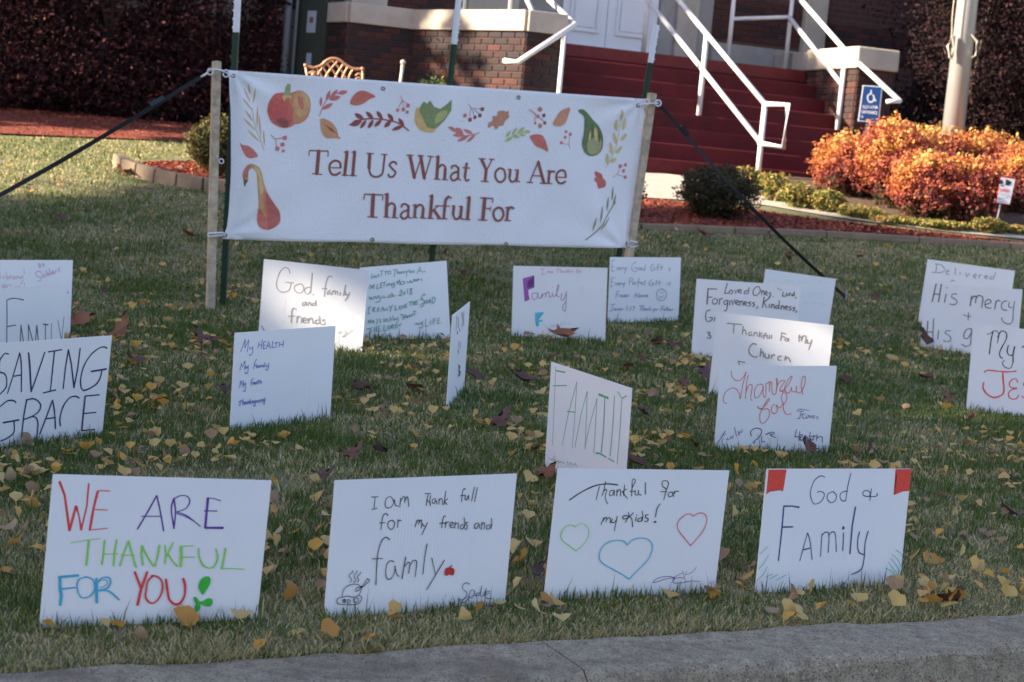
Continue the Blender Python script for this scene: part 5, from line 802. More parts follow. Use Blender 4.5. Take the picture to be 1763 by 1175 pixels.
# ---------------------------------------------------------------- bed edging
m_edge = mat('edging_concrete', alb(96, 92, 90), .9, noise=(9, .3), bump=(60, .5))
def edging(pts, n, label, w=.09, h=.13, drop=.05):
    P = [Vector((p[0], p[1], 0)) for p in pts]; d = [0]
    for a, b in zip(P, P[1:]): d.append(d[-1]+(b-a).length)
    def at(t):
        s = t*d[-1]; j = 0
        while j < len(d)-2 and d[j+1] < s: j += 1
        return P[j].lerp(P[j+1], (s-d[j])/(d[j+1]-d[j]))
    c = at(.5); root = empty('bed_edging', (c.x, c.y, zt(c.x, c.y)), label, 'edging', 'edging of the mulch beds'); L0 = Vector((c.x, c.y, zt(c.x, c.y)))
    for k in range(n):
        a = at(k/n); b = at((k+1)/n); a.z = zt(a.x, a.y)+h/2-drop; b.z = zt(b.x, b.y)+h/2-drop; dd = (b-a); L = dd.length; dd.normalize(); sd = Vector((-dd.y, dd.x, 0)).normalized(); m_ = MB(); m_.box((a+b)/2-L0, (L-.008, w, h), dd, sd, dd.cross(sd)); m_.build('edging_stone', m_edge, root, bevel=.012)
edging([(-3.98, 16.97), (-3.86, 16.75), (-3.6, 16.47), (-3.25, 16.24), (-2.9, 16.12), (-2.4, 16.14), (-1.9, 16.3)], 9, 'curved pale concrete edging round the bed left of the banner post', h=.17)
edging([(.2, 16.32), (1.08, 16.12), (2.0, 16.37), (2.76, 16.55), (4.85, 16.85), (6.5, 17.1)], 7, 'straight grey edging between the lawn and the red mulch bed', w=.07, h=.07, drop=.01)
# ---------------------------------------------------------------- flagpole, chair, finial stake, small signs
m_alu = mat('flagpole_aluminium', (.46, .45, .43), .36, metal=.45, spec=.5, noise=(4, .06))
p0 = atY(1640, 246, 20.0); zb = 1.47; fp = empty('flagpole', (p0.x-.01, 20.0, zb), 'tall pale flagpole with rope, standing behind the orange shrubs', 'flagpole')
b = MB(); b.tube([(0, 0, -.3), (0, 0, 3), (0, 0, 9)], .131, 28, .09); b.build('pole', m_alu, fp, smooth=True)
b = MB(); b.tube([(0, 0, 0), (0, 0, .06)], .26, 24); b.build('base_collar', m_alu, fp, smooth=True)
m_rope = mat('rope', alb(135, 140, 145), .9, noise=(90, .3)); b = MB(); q = Vector((p0.x, 20, zb))
b.tube([atY(1640, 62, 19.86)-q, atY(1641, 30, 19.86)-q, atY(1650, -60, 19.86)-q, Vector((-.13, -.1, 8))], .006, 6)
for k in range(5): b.tube([p-q for p in pxl([(1640+2*k % 5, 62), (1634-k % 3, 80), (1636+k, 100), (1643-k, 103), (1644, 84), (1641, 64)], 19.84+.01*k)], .008, 6)
for k in range(3): b.tube([p-q for p in pxl([(1674, 60), (1685-k, 72), (1681, 96), (1674, 100)], 19.86)], .009, 6)
b.build('halyard', m_rope, fp)
b = MB(); b.box(atY(1643, 72, 19.88)-q, (.03, .04, .14)); b.build('cleat', m_alu, fp)
m_cop = mat('copper_metal', (.50, .26, .15), .38, metal=.5, noise=(15, .2))
cx = -2.11; cy = 18.3; cz = zt(cx, cy); ch = empty('garden_chair', (cx, cy, cz), 'copper coloured cast metal garden chair with lattice back, showing above the banner', 'chair')
def cp(px, py): p = atY(px, py, cy); return (p.x-cx, 0, p.z-cz)
b = MB(); arch = [cp(*q) for q in ((526, 113), (540, 117), (553, 113), (562, 105), (573, 101), (585, 104), (597, 113), (610, 119), (624, 119))]
b.tube([tuple(p) for p in crs(arch, 5)], .016, 8); b.tube([cp(526, 113), cp(530, 135), cp(534, 170)], .014, 8); b.tube([cp(624, 119), cp(625, 140), cp(627, 175)], .014, 8); b.ball(cp(526, 113), .022); b.ball(cp(624, 119), .022); b.tube([cp(533, 165), cp(627, 171)], .014, 8); b.build('back_frame', m_cop, ch, smooth=True)
b = MB()
for c_ in ([(545, 117), (552, 128), (556, 140), (558, 160)], [(553, 113), (562, 125), (567, 140), (569, 160)], [(561, 108), (575, 124), (583, 140), (590, 160)], [(570, 103), (588, 122), (597, 140), (602, 162)], [(592, 110), (580, 128), (574, 145), (572, 160)], [(600, 114), (592, 128), (586, 145), (580, 162)], [(583, 104), (566, 124), (556, 142), (548, 160)], [(576, 102), (560, 112), (548, 128), (538, 150)], [(609, 119), (603, 128), (600, 140), (600, 160)], [(612, 131), (618, 127), (624, 131)], [(612, 137), (618, 134), (625, 138)], [(532, 127), (538, 123), (546, 126)], [(532, 132), (540, 136), (548, 132)]):
    b.tube([tuple(p) for p in crs([cp(*q) for q in c_], 4)], .011, 7)
b.ball(cp(540, 129), .03); b.build('back_lattice', m_cop, ch, smooth=True)
b = MB(); b.box((0, -.24, .43), (.56, .50, .03)); b.build('seat', m_cop, ch, bevel=.01)
for sx in (-.26, .26):
    for sy in (-.46, -.02): b = MB(); b.tube([(sx, sy, .43), (sx*1.08, sy, 0)], .016, 8); b.build('leg', m_cop, ch, smooth=True)
    b = MB(); b.tube([(sx*1.1, 0, .68), (sx*1.12, -.25, .70), (sx*1.08, -.45, .64), (sx, -.46, .43)], .015, 8); b.build('armrest', m_cop, ch, smooth=True)
p0 = atY(697, 108, 18.5); zb = zt(p0.x, 18.5); st = empty('garden_stake', (p0.x-.02, 18.5, zb), 'pale garden stake with a ball finial against the brick wall', 'garden stake'); m_st = mat('pale_stake', (.55, .47, .37), .6)
b = MB(); b.tube([(-.06, 0, -.1), (0, 0, p0.z-zb-.03)], .02, 8, .016); b.build('shaft', m_st, st, smooth=True); b = MB(); b.ball((.0, 0, p0.z-zb), .028); b.ball((-.002, 0, p0.z-zb-.05), (.02, .02, .03)); b.build('finial', m_st, st, smooth=True)
# accessible-entrance sign
def plate(key, cor, y, label, cat, name, mt, rim, yaw=.1):
    c = atY(sum(p[0] for p in cor)/4, sum(p[1] for p in cor)/4, y); n = Vector((math.sin(yaw), -math.cos(yaw), 0)); u = Vector((math.cos(yaw), math.sin(yaw), 0)); v = Vector((0, 0, 1))
    def loc(px, py): d = ray(px, py); P = CAM+d*((c-CAM).dot(n)/d.dot(n))-c; return (P.dot(u), P.dot(v))
    mw = Matrix((u, v.cross(u), v)).transposed().to_4x4(); mw.translation = c; r = empty(name, (0, 0, 0), label, cat, mw=mw); L = [loc(*p) for p in cor]; b = MB()
    def prism(L, y0, y1, b): k = len(L); b.add([(p[0], y0, p[1]) for p in L]+[(p[0], y1, p[1]) for p in L], [tuple(range(k))[::-1], tuple(range(k, 2*k))]+[(i, (i+1) % k, (i+1) % k+k, i+k) for i in range(k)])
    prism(L, 0, .004, b); b.build('plate', mt, r); return r, loc, L, prism, c
m_sb = mat('sign_blue', (.012, .065, .22), .5); m_sw = mat('sign_white', (.75, .76, .78), .5); m_sr = mat('sign_red', (.5, .03, .04), .5)
cor = [(1485.5, 147), (1519.5, 149.5), (1513, 212), (1477, 209)]; r, loc, L, prism, c = plate('a', cor, 19.0, 'blue accessible parking style sign with wheelchair symbol reading ELEVATOR ENTRANCE, above the orange shrub', 'sign', 'entrance_sign', m_sw, None)
ctr = (sum(p[0] for p in L)/4, sum(p[1] for p in L)/4); b = MB(); prism([(ctr[0]+(p[0]-ctr[0])*.90, ctr[1]+(p[1]-ctr[1])*.95) for p in L], -.0015, -.0005, b); b.build('blue_face', m_sb, r)
write_on(r, (1460, 130, 13.056), 'wheelchair_symbol 190,198,216 22: w34 515,340 520,352;w34 515,375 515,420;~w26 510,420 450,450 440,530 470,590 530,600 580,560 580,480 555,440;w26 560,545 610,550;w24 600,545 625,580\nlettering 190,198,216 10: 335,680 335,740;335,680 360,680;335,710 355,710;335,740 360,740;375,682 375,742;375,742 395,742;410,684 410,744;410,684 432,684;410,714 428,714;410,744 432,744;445,686 460,744 475,688;500,746 515,690 530,746;505,728 525,728;540,692 575,692;557,692 557,748;~590,695 585,740 615,745 620,700 590,695;635,750 635,700;~635,700 660,705 655,725 635,727;645,727 662,752;318,790 315,850;318,790 345,792;318,820 338,821;315,850 345,852;358,855 362,793;362,793 385,857;385,857 390,795;400,797 435,799;418,798 415,860;450,862 453,800;~453,800 478,806 470,828 450,830;462,832 480,864;492,866 510,804;510,804 525,868;498,845 520,846;540,870 543,806;543,806 565,872;565,872 568,808;~612,820 590,812 582,850 600,874 615,866;630,815 627,876;630,815 655,817;628,845 650,847;627,876 655,878;300,905 296,955;~330,905 325,960', loc, (c-CAM).dot(fwd), base=.003)
write_on(r, (1460, 130, 13.056), 'blue_gap 60,90,140 6: w5 370,640 690,665', loc, (c-CAM).dot(fwd), base=.0028)
b = MB(); b.box((0, .012, -.55), (.045, .012, 1.5)); b.build('post', mat('sign_post_metal', (.22, .21, .2), .5, metal=.6), r)
cor = [(1723, 304), (1749.5, 308), (1739, 353.5), (1714, 350)]; r, loc, L, prism, c = plate('b', cor, 17.62, 'small white and red security camera warning sign on a thin stake among the orange shrubs', 'sign', 'camera_sign', m_sr, None, .15)
ctr = (sum(p[0] for p in L)/4, sum(p[1] for p in L)/4); b = MB(); prism([(ctr[0]+(p[0]-ctr[0])*.90, ctr[1]+(p[1]-ctr[1])*.94) for p in L], -.0015, -.0005, b); b.build('white_face', m_sw, r)
write_on(r, (1690, 290, 14.685), 'camera_symbol 30,32,40 12: #450,300 530,290 540,400 440,400;#610,280 700,310 750,340 735,410 690,435 595,430;w20 470,440 560,440\nlettering 190,70,90 16: ~480,510 450,520 480,550 470,590 440,590;510,590 515,530;~515,540 540,530 545,590;~545,540 575,530 572,592;595,540 592,594;w14 597,518 598,522;620,505 612,595;~640,570 680,565 665,535 640,560 650,598 680,592\nsmall_print 120,128,150 9: 420,640 700,660;410,670 690,690;w22 420,790 560,740;w22 600,760 700,700;400,840 620,860', loc, (c-CAM).dot(fwd), base=.003)
b = MB(); b.tube([(-.03, .01, -.05), (-.06, .012, -.42)], .008, 6); b.build('stake', m_wire, r)
# ---------------------------------------------------------------- grass
def inlawn(x, y):
    t = (x-KO.x)*KV.x+(y-KO.y)*KV.y; ok = t > .0
    lim = np.interp(x, [-9.5, -5.48, -3.55, -3.3, -1, .2, 1.08, 2.76, 4.85, 8], [17.05, 18.1, 18.7, 18.7, 18.9, 16.25, 16.05, 16.48, 16.78, 17.1]); ok &= y < lim
    bed = ((x+2.75)/1.22)**2+((y-16.98)/.86)**2 < 1; return ok & ~bed
def img_x(x, y): return x/y
R2 = np.random.default_rng(77); GX = []; GY = []
for (y0, y1, dens) in ((4.1, 5.2, 10500), (5.2, 6.4, 8200), (6.4, 8.2, 5600), (8.2, 10.5, 3600), (10.5, 13.5, 2400), (13.5, 19, 1500)):
    hx0, hx1 = -(y1*.30+2.6), y1*.305+2.6; n = int(dens*(y1-y0)*(hx1-hx0)); GX.append(R2.uniform(hx0, hx1, n)); GY.append(R2.uniform(y0, y1, n))
gx = np.concatenate(GX); gy = np.concatenate(GY)
mg = np.abs(gx)-gy*.305-.40; k = inlawn(gx, gy) & (R2.random(len(gx)) < np.where(mg < 0, 1, np.where(mg < 2.2, .32*(1-mg/2.3)+.05, 0))); gx = gx[k]; gy = gy[k]
# some taller blades along the foot of every sign, where the mower does not reach
ex = []; ey = []; eh = []
for (B, u2_, w_, nf_, h_) in SIGNBASE:
    n = int(70*min(1.4, 7/B.y)); s = R2.uniform(-w_/2-.03, w_/2+.03, n); o_ = R2.uniform(.008, .05, n)*np.where(R2.random(n) < .8, 1, -1)
    ex.append(B.x+u2_.x*s+nf_.x*o_); ey.append(B.y+u2_.y*s+nf_.y*o_); eh.append(R2.uniform(.03, .06, n)*(1+.7*(R2.random(n) > .84)))
n = 5200; s = R2.uniform(-3.2, 4.2, n); o_ = R2.uniform(-.004, .05, n); ex.append(KO.x+KU.x*s+KV.x*o_); ey.append(KO.y+KU.y*s+KV.y*o_); eh.append(R2.uniform(.02, .05, n)); NK = n
ex = np.concatenate(ex); ey = np.concatenate(ey); eh = np.concatenate(eh); ne = len(ex)
tk = (gx-KO.x)*KV.x+(gy-KO.y)*KV.y
cl = vn(gx, gy, 2.3)*.45+vn2(gx, gy, 7.0)*.3+vn3(gx, gy, 21)*.25
dry = 1/(1+np.exp(-(cl-.545)*15)); dry = np.clip(dry + 1.0*np.exp(-np.maximum(0, tk-.05)/.38) - .1*(gy > 9)+.5*np.clip((gy-15.2)/.6, 0, 1), 0, 1); dry_or_sunlit = R2.random(len(gx)) < np.where(tk < .5, dry*.82+.08, dry*.74+.13)  # real dry patches; far strip also paled to paint in its sunlight
N1_ = len(gx); X_ = np.concatenate([gx, ex]); Y_ = np.concatenate([gy, ey]); dry_or_sunlit = np.concatenate([dry_or_sunlit, R2.random(ne) < np.where(np.arange(ne) > ne-NK, .75, .2)]); N = len(X_)
clh = vn2(X_, Y_, 5.0); Hh = np.concatenate([(.022+.022*R2.random(N1_)), eh]); Hh[:N1_] *= (.7+.7*clh[:N1_])*np.where(dry_or_sunlit[:N1_], .8, 1.05); Hh[:N1_][gy > 13] *= 1.1
Wd = (.0022+.00042*Y_)*(.7+.6*R2.random(N)); Wd[N1_:] *= .75; Wd[:N1_] *= np.where(np.abs(gx)-gy*.305-.40 > 0, 2.0, 1)
az = R2.random(N)*6.283; lean = np.where(dry_or_sunlit, R2.uniform(.5, 1.45, N), R2.uniform(.05, .8, N)); lean[N1_:] = R2.uniform(0, .45, ne); lean[-NK:] = R2.uniform(.5, 1.6, NK); az[-NK:] = math.atan2(-KV.y, -KV.x)+R2.normal(0, .9, NK)
dx, dy = np.cos(az), np.sin(az); fa = R2.random(N)*6.283; sx, sy = np.cos(fa), np.sin(fa)
zb = ztn(X_, Y_)-.004+.012*(vn(X_, Y_, 1.7)-.5)
mz = zb+Hh*.55*np.cos(lean*.5); mxx = X_+dx*Hh*.55*np.sin(lean*.5); myy = Y_+dy*Hh*.55*np.sin(lean*.5); tz = mz+Hh*.5*np.cos(lean*1.15); tx = mxx+dx*Hh*.5*np.sin(lean*1.15); ty = myy+dy*Hh*.5*np.sin(lean*1.15)
tz = np.where(((X_-KO.x)*KV.x+(Y_-KO.y)*KV.y) < .06, np.maximum(tz, zb+.014), np.maximum(tz, zb+.006))
w2 = Wd/2; vs = np.stack([np.stack([X_-sx*w2, Y_-sy*w2, zb], -1), np.stack([X_+sx*w2, Y_+sy*w2, zb], -1), np.stack([mxx+sx*w2*.8, myy+sy*w2*.8, mz], -1), np.stack([mxx-sx*w2*.8, myy-sy*w2*.8, mz], -1), np.stack([tx, ty, tz], -1)], 1).reshape(-1, 3)
i = np.arange(N)*5; f = np.concatenate([np.stack([i, i+1, i+2], -1), np.stack([i, i+2, i+3], -1), np.stack([i+3, i+2, i+4], -1)])
tint = np.where(dry_or_sunlit, R2.uniform(.55, 1, N), R2.uniform(0, .42, N)); tint[N1_:] = np.where(dry_or_sunlit[N1_:], R2.uniform(.55, 1, ne), R2.uniform(0, .2, ne))
m_grass = tint_mat('grass_blades', [(0, (.042, .092, .016)), (.25, (.088, .145, .026)), (.45, (.185, .20, .05)), (.58, (.32, .27, .11)), (.8, (.48, .40, .19)), (1, (.64, .55, .31))], .7, .25)
tag(link('grass', npmesh('grass', vs, f, tint=np.repeat(tint, 5)), m_grass), 'short patchy lawn grass, half green and half dry straw coloured', 'grass', kind='stuff')
# ---------------------------------------------------------------- fallen leaves
def fan_mesh(seed, mt):
    r = random.Random(seed); n = 9; v = [(0, 0, 0)]; f = []; a0 = R(r.uniform(24, 44)); a1 = math.pi-a0; curl = r.uniform(.35, 1.15)*(1 if r.random() < .75 else -1); cleft = r.uniform(-.03, .10)
    for ring, q in ((1, .55), (2, 1.0)):
        for i in range(n):
            t = i/(n-1); a = a0+(a1-a0)*t; rad = q*(1+(.05*math.sin(i*2.1+seed) if ring == 2 else 0)); 
            rad *= 1-.22*abs(2*t-1)**4
            if ring == 2 and i == n//2: rad *= 1-cleft
            x = rad*math.cos(a); y = rad*math.sin(a); z = curl*(x*x*.85)+.35*curl*(y-.4)**2+.10*math.sin(3*x+seed)+r.uniform(-.03, .03); v.append((x, y, z))
    for i in range(n-1): f.append((0, 1+i, 2+i)); f.append((1+i, 1+n+i, 2+n+i, 2+i))
    k = len(v); v += [(-.03, 0, 0), (.03, 0, 0), (.10, -.45, .05+r.uniform(-.1, .1)), (.05, -.47, .05)]; f.append((k, k+3, k+2, k+1))
    me = bpy.data.meshes.new('ginkgo_leaf'); me.from_pydata(v, [], f); me.materials.append(mt); me.polygons.foreach_set('use_smooth', [True]*len(me.polygons)); return me
def leafmat(name, c, c2, tr=.3):
    m = bpy.data.materials.new(name); m.use_nodes = True; n = m.node_tree; p = n.nodes['Principled BSDF']; out = n.nodes['Material Output']; tc = n.nodes.new('ShaderNodeTexCoord'); oi = n.nodes.new('ShaderNodeObjectInfo')
    nz = n.nodes.new('ShaderNodeTexNoise'); nz.inputs['Scale'].default_value = 1.6; nz.inputs['Detail'].default_value = 7; nz.noise_dimensions = '4D'; n.links.new(tc.outputs['Object'], nz.inputs['Vector']); mu = n.nodes.new('ShaderNodeMath'); mu.operation = 'MULTIPLY'; mu.inputs[1].default_value = 40; n.links.new(oi.outputs['Random'], mu.inputs[0]); n.links.new(mu.outputs[0], nz.inputs['W'])
    ad = n.nodes.new('ShaderNodeMath'); ad.operation = 'MULTIPLY_ADD'; ad.inputs[1].default_value = .8; n.links.new(oi.outputs['Random'], ad.inputs[0]); n.links.new(nz.outputs[0], ad.inputs[2]); mr = n.nodes.new('ShaderNodeMapRange'); mr.inputs[1].default_value = .45; mr.inputs[2].default_value = 1.2; n.links.new(ad.outputs[0], mr.inputs[0])
    mx = n.nodes.new('ShaderNodeMix'); mx.data_type = 'RGBA'; mx.inputs[6].default_value = (*c, 1); mx.inputs[7].default_value = (*c2, 1); n.links.new(mr.outputs[0], mx.inputs[0]); n.links.new(mx.outputs[2], p.inputs['Base Color']); p.inputs['Roughness'].default_value = .6
    t = n.nodes.new('ShaderNodeBsdfTranslucent'); n.links.new(mx.outputs[2], t.inputs[0]); ms = n.nodes.new('ShaderNodeMixShader'); ms.inputs[0].default_value = tr; n.links.new(p.outputs[0], ms.inputs[1]); n.links.new(t.outputs[0], ms.inputs[2]); n.links.new(ms.outputs[0], out.inputs[0]); return m
lm = [leafmat('pale_yellow_leaf', (.64, .48, .19), (.54, .36, .11)), leafmat('golden_leaf', (.66, .38, .07), (.50, .24, .05)), leafmat('tan_leaf', (.42, .31, .19), (.33, .2, .11))]
FAN = [fan_mesh(k, lm[(0, 1, 0, 2, 1, 0, 2, 1, 0, 0)[k]]) for k in range(10)]
OUT = [(0, -.55), (.07, -.12), (.42, -.30), (.36, -.10), (.80, -.12), (.62, .08), (1.0, .30), (.58, .30), (.62, .58), (.34, .42), (.22, .70), (.12, .72), (0, 1.1)]
def lobed_mesh(seed, mt):
    r = random.Random(seed); P = [(x*r.uniform(.85, 1.1), y) for x, y in OUT]; L = P+[(-x*r.uniform(.85, 1.1), y) for x, y in P[-2:0:-1]]; bm = bmesh.new(); vs = [bm.verts.new((x, y, 0)) for x, y in L]; f = bm.faces.new(vs); bmesh.ops.triangulate(bm, faces=[f]); bmesh.ops.subdivide_edges(bm, edges=[e for e in bm.edges if e.calc_length() > .55], cuts=1)
    c1, c2, c3 = r.uniform(.3, .9), r.uniform(.2, .6)*r.choice((1, -1)), r.uniform(0, 6)
    for v in bm.verts: x, y = v.co.x, v.co.y; v.co.z = c1*x*x*.7+c2*(y-.3)**2*.6+.12*math.sin(4*x+5*y+c3); 
    k = bm.verts.new((.02, -1.0, .1)); k2 = bm.verts.new((-.03, -1.0, .1)); 
    try: bm.faces.new((vs[0], k, k2))
    except Exception: pass
    me = bpy.data.meshes.new('oak_leaf'); bm.to_mesh(me); bm.free(); me.materials.append(mt); me.polygons.foreach_set('use_smooth', [True]*len(me.polygons)); return me
bmats = [leafmat('brown_leaf', (.13, .05, .028), (.085, .035, .024), .15), leafmat('rust_leaf', (.27, .10, .04), (.17, .06, .03), .2), leafmat('purple_brown_leaf', (.16, .09, .085), (.10, .055, .055), .15)]
LOB = [lobed_mesh(k, bmats[(0, 0, 1, 0, 2, 0, 1, 0)[k]]) for k in range(8)]
def leaf(me, name, p, size, label, grp, rr, upright=0.0, yaw=None, dz=.034, cat='leaf'):
    o = bpy.data.objects.new(name, me); COL.objects.link(o); o.location = (p[0], p[1], p[2]+dz*(1-.6*bool(upright and name[0] == 'g'))+(upright*size*.5 if name[0] == 'b' else 0)); a = rr.uniform(0, 6.28) if yaw is None else yaw
    o.rotation_euler = (rr.gauss(.35, .55) if not upright else 1.35*upright, rr.gauss(0, .45), a); o.scale = (size, size, size); return tag(o, label, cat, grp)
rr = random.Random(91); GG = 'yellow ginkgo leaves scattered over the lawn'; GL = 'small yellow fan shaped ginkgo leaf lying on the shaded lawn'; BG = 'brown lobed leaves scattered over the lawn'; BL = 'curled brown lobed leaf lying on the lawn'
spots = []
def near_sign(x, y):
    for (B, u2_, w_, nf_, h_) in SIGNBASE:
        dx, dy = x-B.x, y-B.y; a_ = dx*u2_.x+dy*u2_.y; n__ = dx*nf_.x+dy*nf_.y
        if abs(a_) < w_/2+.06 and abs(n__) < .07: return True
    return False
while len(spots) < 2000:
    y = rr.uniform(4.5, 16.5); x = rr.uniform(-(y*.30+.15), y*.30+.15); dn = .55 if y < 6 else (1.0 if y < 9.6 else (.5 if y < 12.5 else .2))
    c = float(vn(x+5, y, 1.3))*.5+float(vn2(x+3, y, 4.1))*.5; 
    if rr.random() > dn*min(1, max(0.04, (c-.40)*4.5)): continue
    if y < 5.6 and rr.random() < .35: continue
    if not bool(inlawn(np.array([x]), np.array([y]))[0]): continue
    if near_sign(x, y): continue
    spots.append((x, y))
fixed = [(310, 1085, 1.15, .6), (512, 1100, .9, .2), (45, 920, 1.1, .3), (530, 835, 1.0, 0), (1206, 1021, 1.0, .2), (968, 1028, 1.0, 0), (12, 1005, 1, 0), (55, 825, 1, .3), (28, 830, 1, 0), (720, 760, .9, 0), (878, 765, .9, .5), (935, 690, 1, 0), (590, 597, 1.3, .3), (490, 760, .8, .4), (20, 930, 1, 0), (475, 960, .9, 0), (500, 905, .9, .2), (450, 970, .9, 0), (880, 1035, 1, 0), (905, 835, 1, .3), (1260, 895, 1, .4), (1270, 830, 1, 0), (1610, 975, .9, .3), (1650, 975, 1, 0), (1600, 1055, .9, 0), (545, 870, 1, .3), (570, 1000, .8, 0), (40, 770, 1, .3), (130, 745, 1.1, .3), (250, 660, .8, 0), (215, 700, .8, .2), (1700, 930, 1, .2), (1090, 1020, .9, .5), (1150, 1048, 1, 0), (1345, 795, 1.1, .3), (1480, 720, 1, .2), (1425, 660, .8, .4), (830, 870, .8, .2), (920, 950, .9, .2)]
for (px, py, s, upq) in fixed:
    p = hit(px, py); leaf(FAN[rr.randrange(10)], 'ginkgo_leaf', p, .050*s, 'small yellow fan shaped ginkgo leaf lying on the shaded lawn', GG, rr, upright=upq, yaw=rr.uniform(-.5, .5) if upq else None)
spots.sort(key=lambda q: q[1]); nind = 300-len(fixed)
for (x, y) in spots[:nind]: leaf(FAN[rr.randrange(10)], 'ginkgo_leaf', (x, y, zt(x, y)), rr.uniform(.031, .053), GL, GG, rr)
rest = spots[nind:]
FB = [MB(), MB(), MB()]
for (x, y) in rest:
    me = FAN[rr.randrange(10)]; s = rr.uniform(.026, .044); q = Matrix.Translation((x, y, zt(x, y)+.03)) @ Matrix.Rotation(rr.uniform(0, 6.28), 4, 'Z') @ Matrix.Rotation(rr.gauss(.3, .5), 4, 'X') @ Matrix.Scale(s, 4); FB[rr.choice((0, 0, 1, 2))].add([q @ v.co for v in me.vertices], [tuple(p.vertices) for p in me.polygons])
for k_, b in enumerate(FB): tag(b.build('far_leaves', lm[k_]), ('many tiny pale yellow leaves on the far part of the lawn', 'many tiny golden leaves on the far part of the lawn', 'many tiny tan leaves on the far part of the lawn')[k_], 'leaves', kind='stuff')
big = [(107, 742, 1.25, .85, 2, 'reddish brown lobed leaf standing against the foot of the SAVING GRACE sign'), (700, 573, 1.5, .55, 0, 'dark brown spiky leaf against the foot of the green lettered sign'), (908, 568, 1.3, .6, 0, 'dark brown leaf against the foot of the sign with the purple F'), (965, 594, 1.7, .2, 2, 'large rust orange leaf on the grass in front of the purple F sign'), (1327, 765, .9, .8, 0, 'dark curled leaf standing against the foot of the red cursive sign'), (1300, 770, .8, .3, 0, 'dark curled leaf lying flat at the foot of the red cursive sign'), (1597, 600, 1.3, .7, 0, 'brown lobed leaf against the foot of the His mercy sign'), (1740, 900, 1.2, 0, 4, 'large purple brown leaf lying flat near the right edge'), (1216, 662, 1.2, .5, 4, 'reddish leaf against the left foot of the My Church sign'), (902, 668, 1.7, .1, 0, 'long dark brown leaf lying behind the thin green FAMILY sign'), (860, 742, 1.2, .1, 0, 'dark brown leaf left of the thin green FAMILY sign'), (607, 800, .9, .2, 0, 'small brown leaf between the front sign row and the blue handwriting sign'), (205, 585, 1.5, .3, 2, 'bright rust leaf right of the black FAMILY sign'), (130, 577, 1.6, .4, 2, 'large rust leaf tucked behind the SAVING GRACE sign'), (350, 596, 1.3, .1, 0, 'brown leaf left of the blue handwriting sign'), (1075, 543, 1.1, .4, 0, 'dark leaf against the foot of the Every Good Gift sign'), (1105, 543, .8, .3, 0, 'smaller dark leaf at the foot of the Every Good Gift sign'), (808, 660, 1.4, .1, 0, 'brown leaf lying beside the nearly edge on sign'), (235, 635, 1.0, .1, 0, 'curled brown leaf on the open grass at the left'), (385, 690, .8, .2, 0, 'dark leaf just left of the blue handwriting sign'), (760, 575, 1.0, .2, 4, 'reddish brown leaf at the right foot of the green lettered sign'), (1012, 573, .9, .2, 4, 'pinkish brown leaf at the foot of the purple F sign'), (1160, 605, 1.0, .1, 0, 'dark leaf left of the Loved Ones sign'), (1090, 810, 1.0, 0, 0, 'dark leaf just behind the hearts sign'), (1390, 790, .9, .5, 0, 'brown leaf between the red cursive sign and the God & Family sign'), (940, 832, 1.0, .1, 2, 'rust coloured leaf at the top left corner of the hearts sign'), (1595, 662, 1.0, .1, 0, 'thin dark leaf on the grass right of the red cursive sign'), (1630, 700, .9, .4, 2, 'brown leaf left of the My Jesus sign'), (1495, 790, .9, 0, 4, 'purple brown leaf behind the God & Family sign'), (325, 415, 1.2, .1, 2, 'orange brown leaf far up the lawn left of the banner'), (100, 385, 1.2, .1, 0, 'dark leaf far up the lawn at the left'), (1208, 412, 1.4, .1, 2, 'reddish leaf near the mulch edging right of the banner'), (1480, 452, 1.1, .1, 2, 'reddish leaf far up the lawn behind the right hand signs'), (640, 520, .8, .1, 0, 'small brown leaf under the banner'), (1690, 555, .8, .1, 2, 'rust leaf beside the His mercy sign')]
for (px, py, s, upq, mk, lb) in big:
    p = hit(px, py); cand = [m_ for m_ in LOB if m_.materials[0] == bmats[{0: 0, 2: 1, 4: 2}[mk]]]; leaf(rr.choice(cand), 'brown_leaf', p, .066*s*(p.y/8)**.25, lb, BG, rr, upright=upq, yaw=rr.uniform(-.3, .6) if upq else None, dz=.045)
SN = {'weare': 'WE ARE THANKFUL', 'sadie': 'frends and famly', 'kids': 'three hearts', 'god4': 'God & Family', 'famgreen': 'green FAMILY', 'narrow': 'edge on', 'health': 'My Health', 'godfam': 'God family friends', 'want': 'green handwriting', 'famp': 'purple F', 'every': 'Every Good Gift', 'thankred': 'red cursive', 'loved': 'Loved Ones', 'greenbehind': 'pale green', 'church': 'My Church', 'delivered': 'Delivered', 'mercy': 'His mercy', 'jesus': 'My JE', 'saving': 'SAVING GRACE', 'famblack': 'black FAMILY', 'library': 'Library'}
ORD = ['closest', 'second closest', 'third closest', 'fourth closest', 'fifth closest', 'sixth closest', 'seventh closest', 'eighth closest', 'ninth closest', 'tenth closest', 'eleventh closest', 'twelfth closest', 'thirteenth closest', 'fourteenth closest', 'fifteenth closest', 'sixteenth closest', 'seventeenth closest', 'eighteenth closest', 'nineteenth closest', 'twentieth closest']
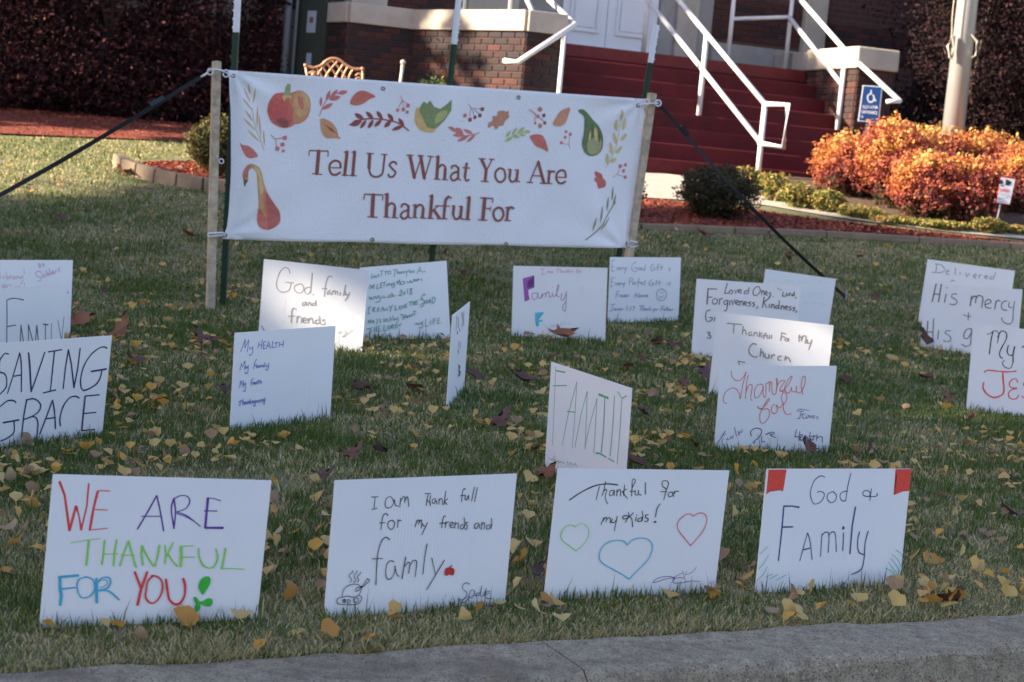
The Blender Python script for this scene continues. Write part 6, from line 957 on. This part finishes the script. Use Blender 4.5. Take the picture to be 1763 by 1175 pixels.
def relabel(objs, colour, noun):
    bk = {}
    for o in objs:
        x, y = o.location.x, o.location.y; best = min(((math.hypot(x-B.x, y-B.y), key, B, u2_) for key, (B, u2_, w_, nf_, h_) in zip(POSE, SIGNBASE)), key=lambda q: q[0]); d, key, B, u2_ = best
        dx = x/y*B.y-B.x; rel = ('in front of' if y < B.y else 'behind') if abs(dx) < .30 else ('left of' if dx < 0 else 'right of'); c = colour(o); bk.setdefault((c, rel, key), []).append((d, o))
    for (c, rel, key), L in bk.items():
        L.sort(key=lambda q: q[0])
        for i, (d, o) in enumerate(L): o['label'] = '%s%s %s %s the %s sign' % ((ORD[i]+' ') if len(L) > 1 and i < len(ORD) else ('farther ' if i >= len(ORD) else ''), c, noun, rel, SN[key])
MC = {lm[0]: 'pale yellow', lm[1]: 'golden', lm[2]: 'tan', bmats[0]: 'dark brown', bmats[1]: 'rust', bmats[2]: 'purple brown'}
relabel([o for o in COL.objects if o.name.startswith('ginkgo_leaf')], lambda o: MC[o.data.materials[0]], 'fan leaf')
k = 0; nb_ = []
while k < 55:
    y = rr.uniform(4.9, 16.5); x = rr.uniform(-(y*.3), y*.3)
    if not bool(inlawn(np.array([x]), np.array([y]))[0]): continue
    if near_sign(x, y): continue
    k += 1; nb_.append(leaf(rr.choice(LOB), 'brown_leaf', (x, y, zt(x, y)), rr.uniform(.035, .065), BL, BG, rr))
relabel(nb_, lambda o: MC[o.data.materials[0]], 'lobed leaf')
# rust leaves heaped against the bed edging
hp = sorted(((rr.uniform(205, 330), rr.uniform(288, 318)) for k in range(16)))
for k, (px, py) in enumerate(hp):
    nm_ = ['first', 'second', 'third', 'fourth', 'fifth', 'sixth', 'seventh', 'eighth', 'ninth', 'tenth', 'eleventh', 'twelfth', 'thirteenth', 'fourteenth', 'fifteenth', 'sixteenth'][k]
    leaf(rr.choice(LOB), 'brown_leaf', hit(px, py), rr.uniform(.045, .08), nm_+' brown leaf from the left in the heap against the curved edging', 'rust leaves heaped against the curved edging', rr)
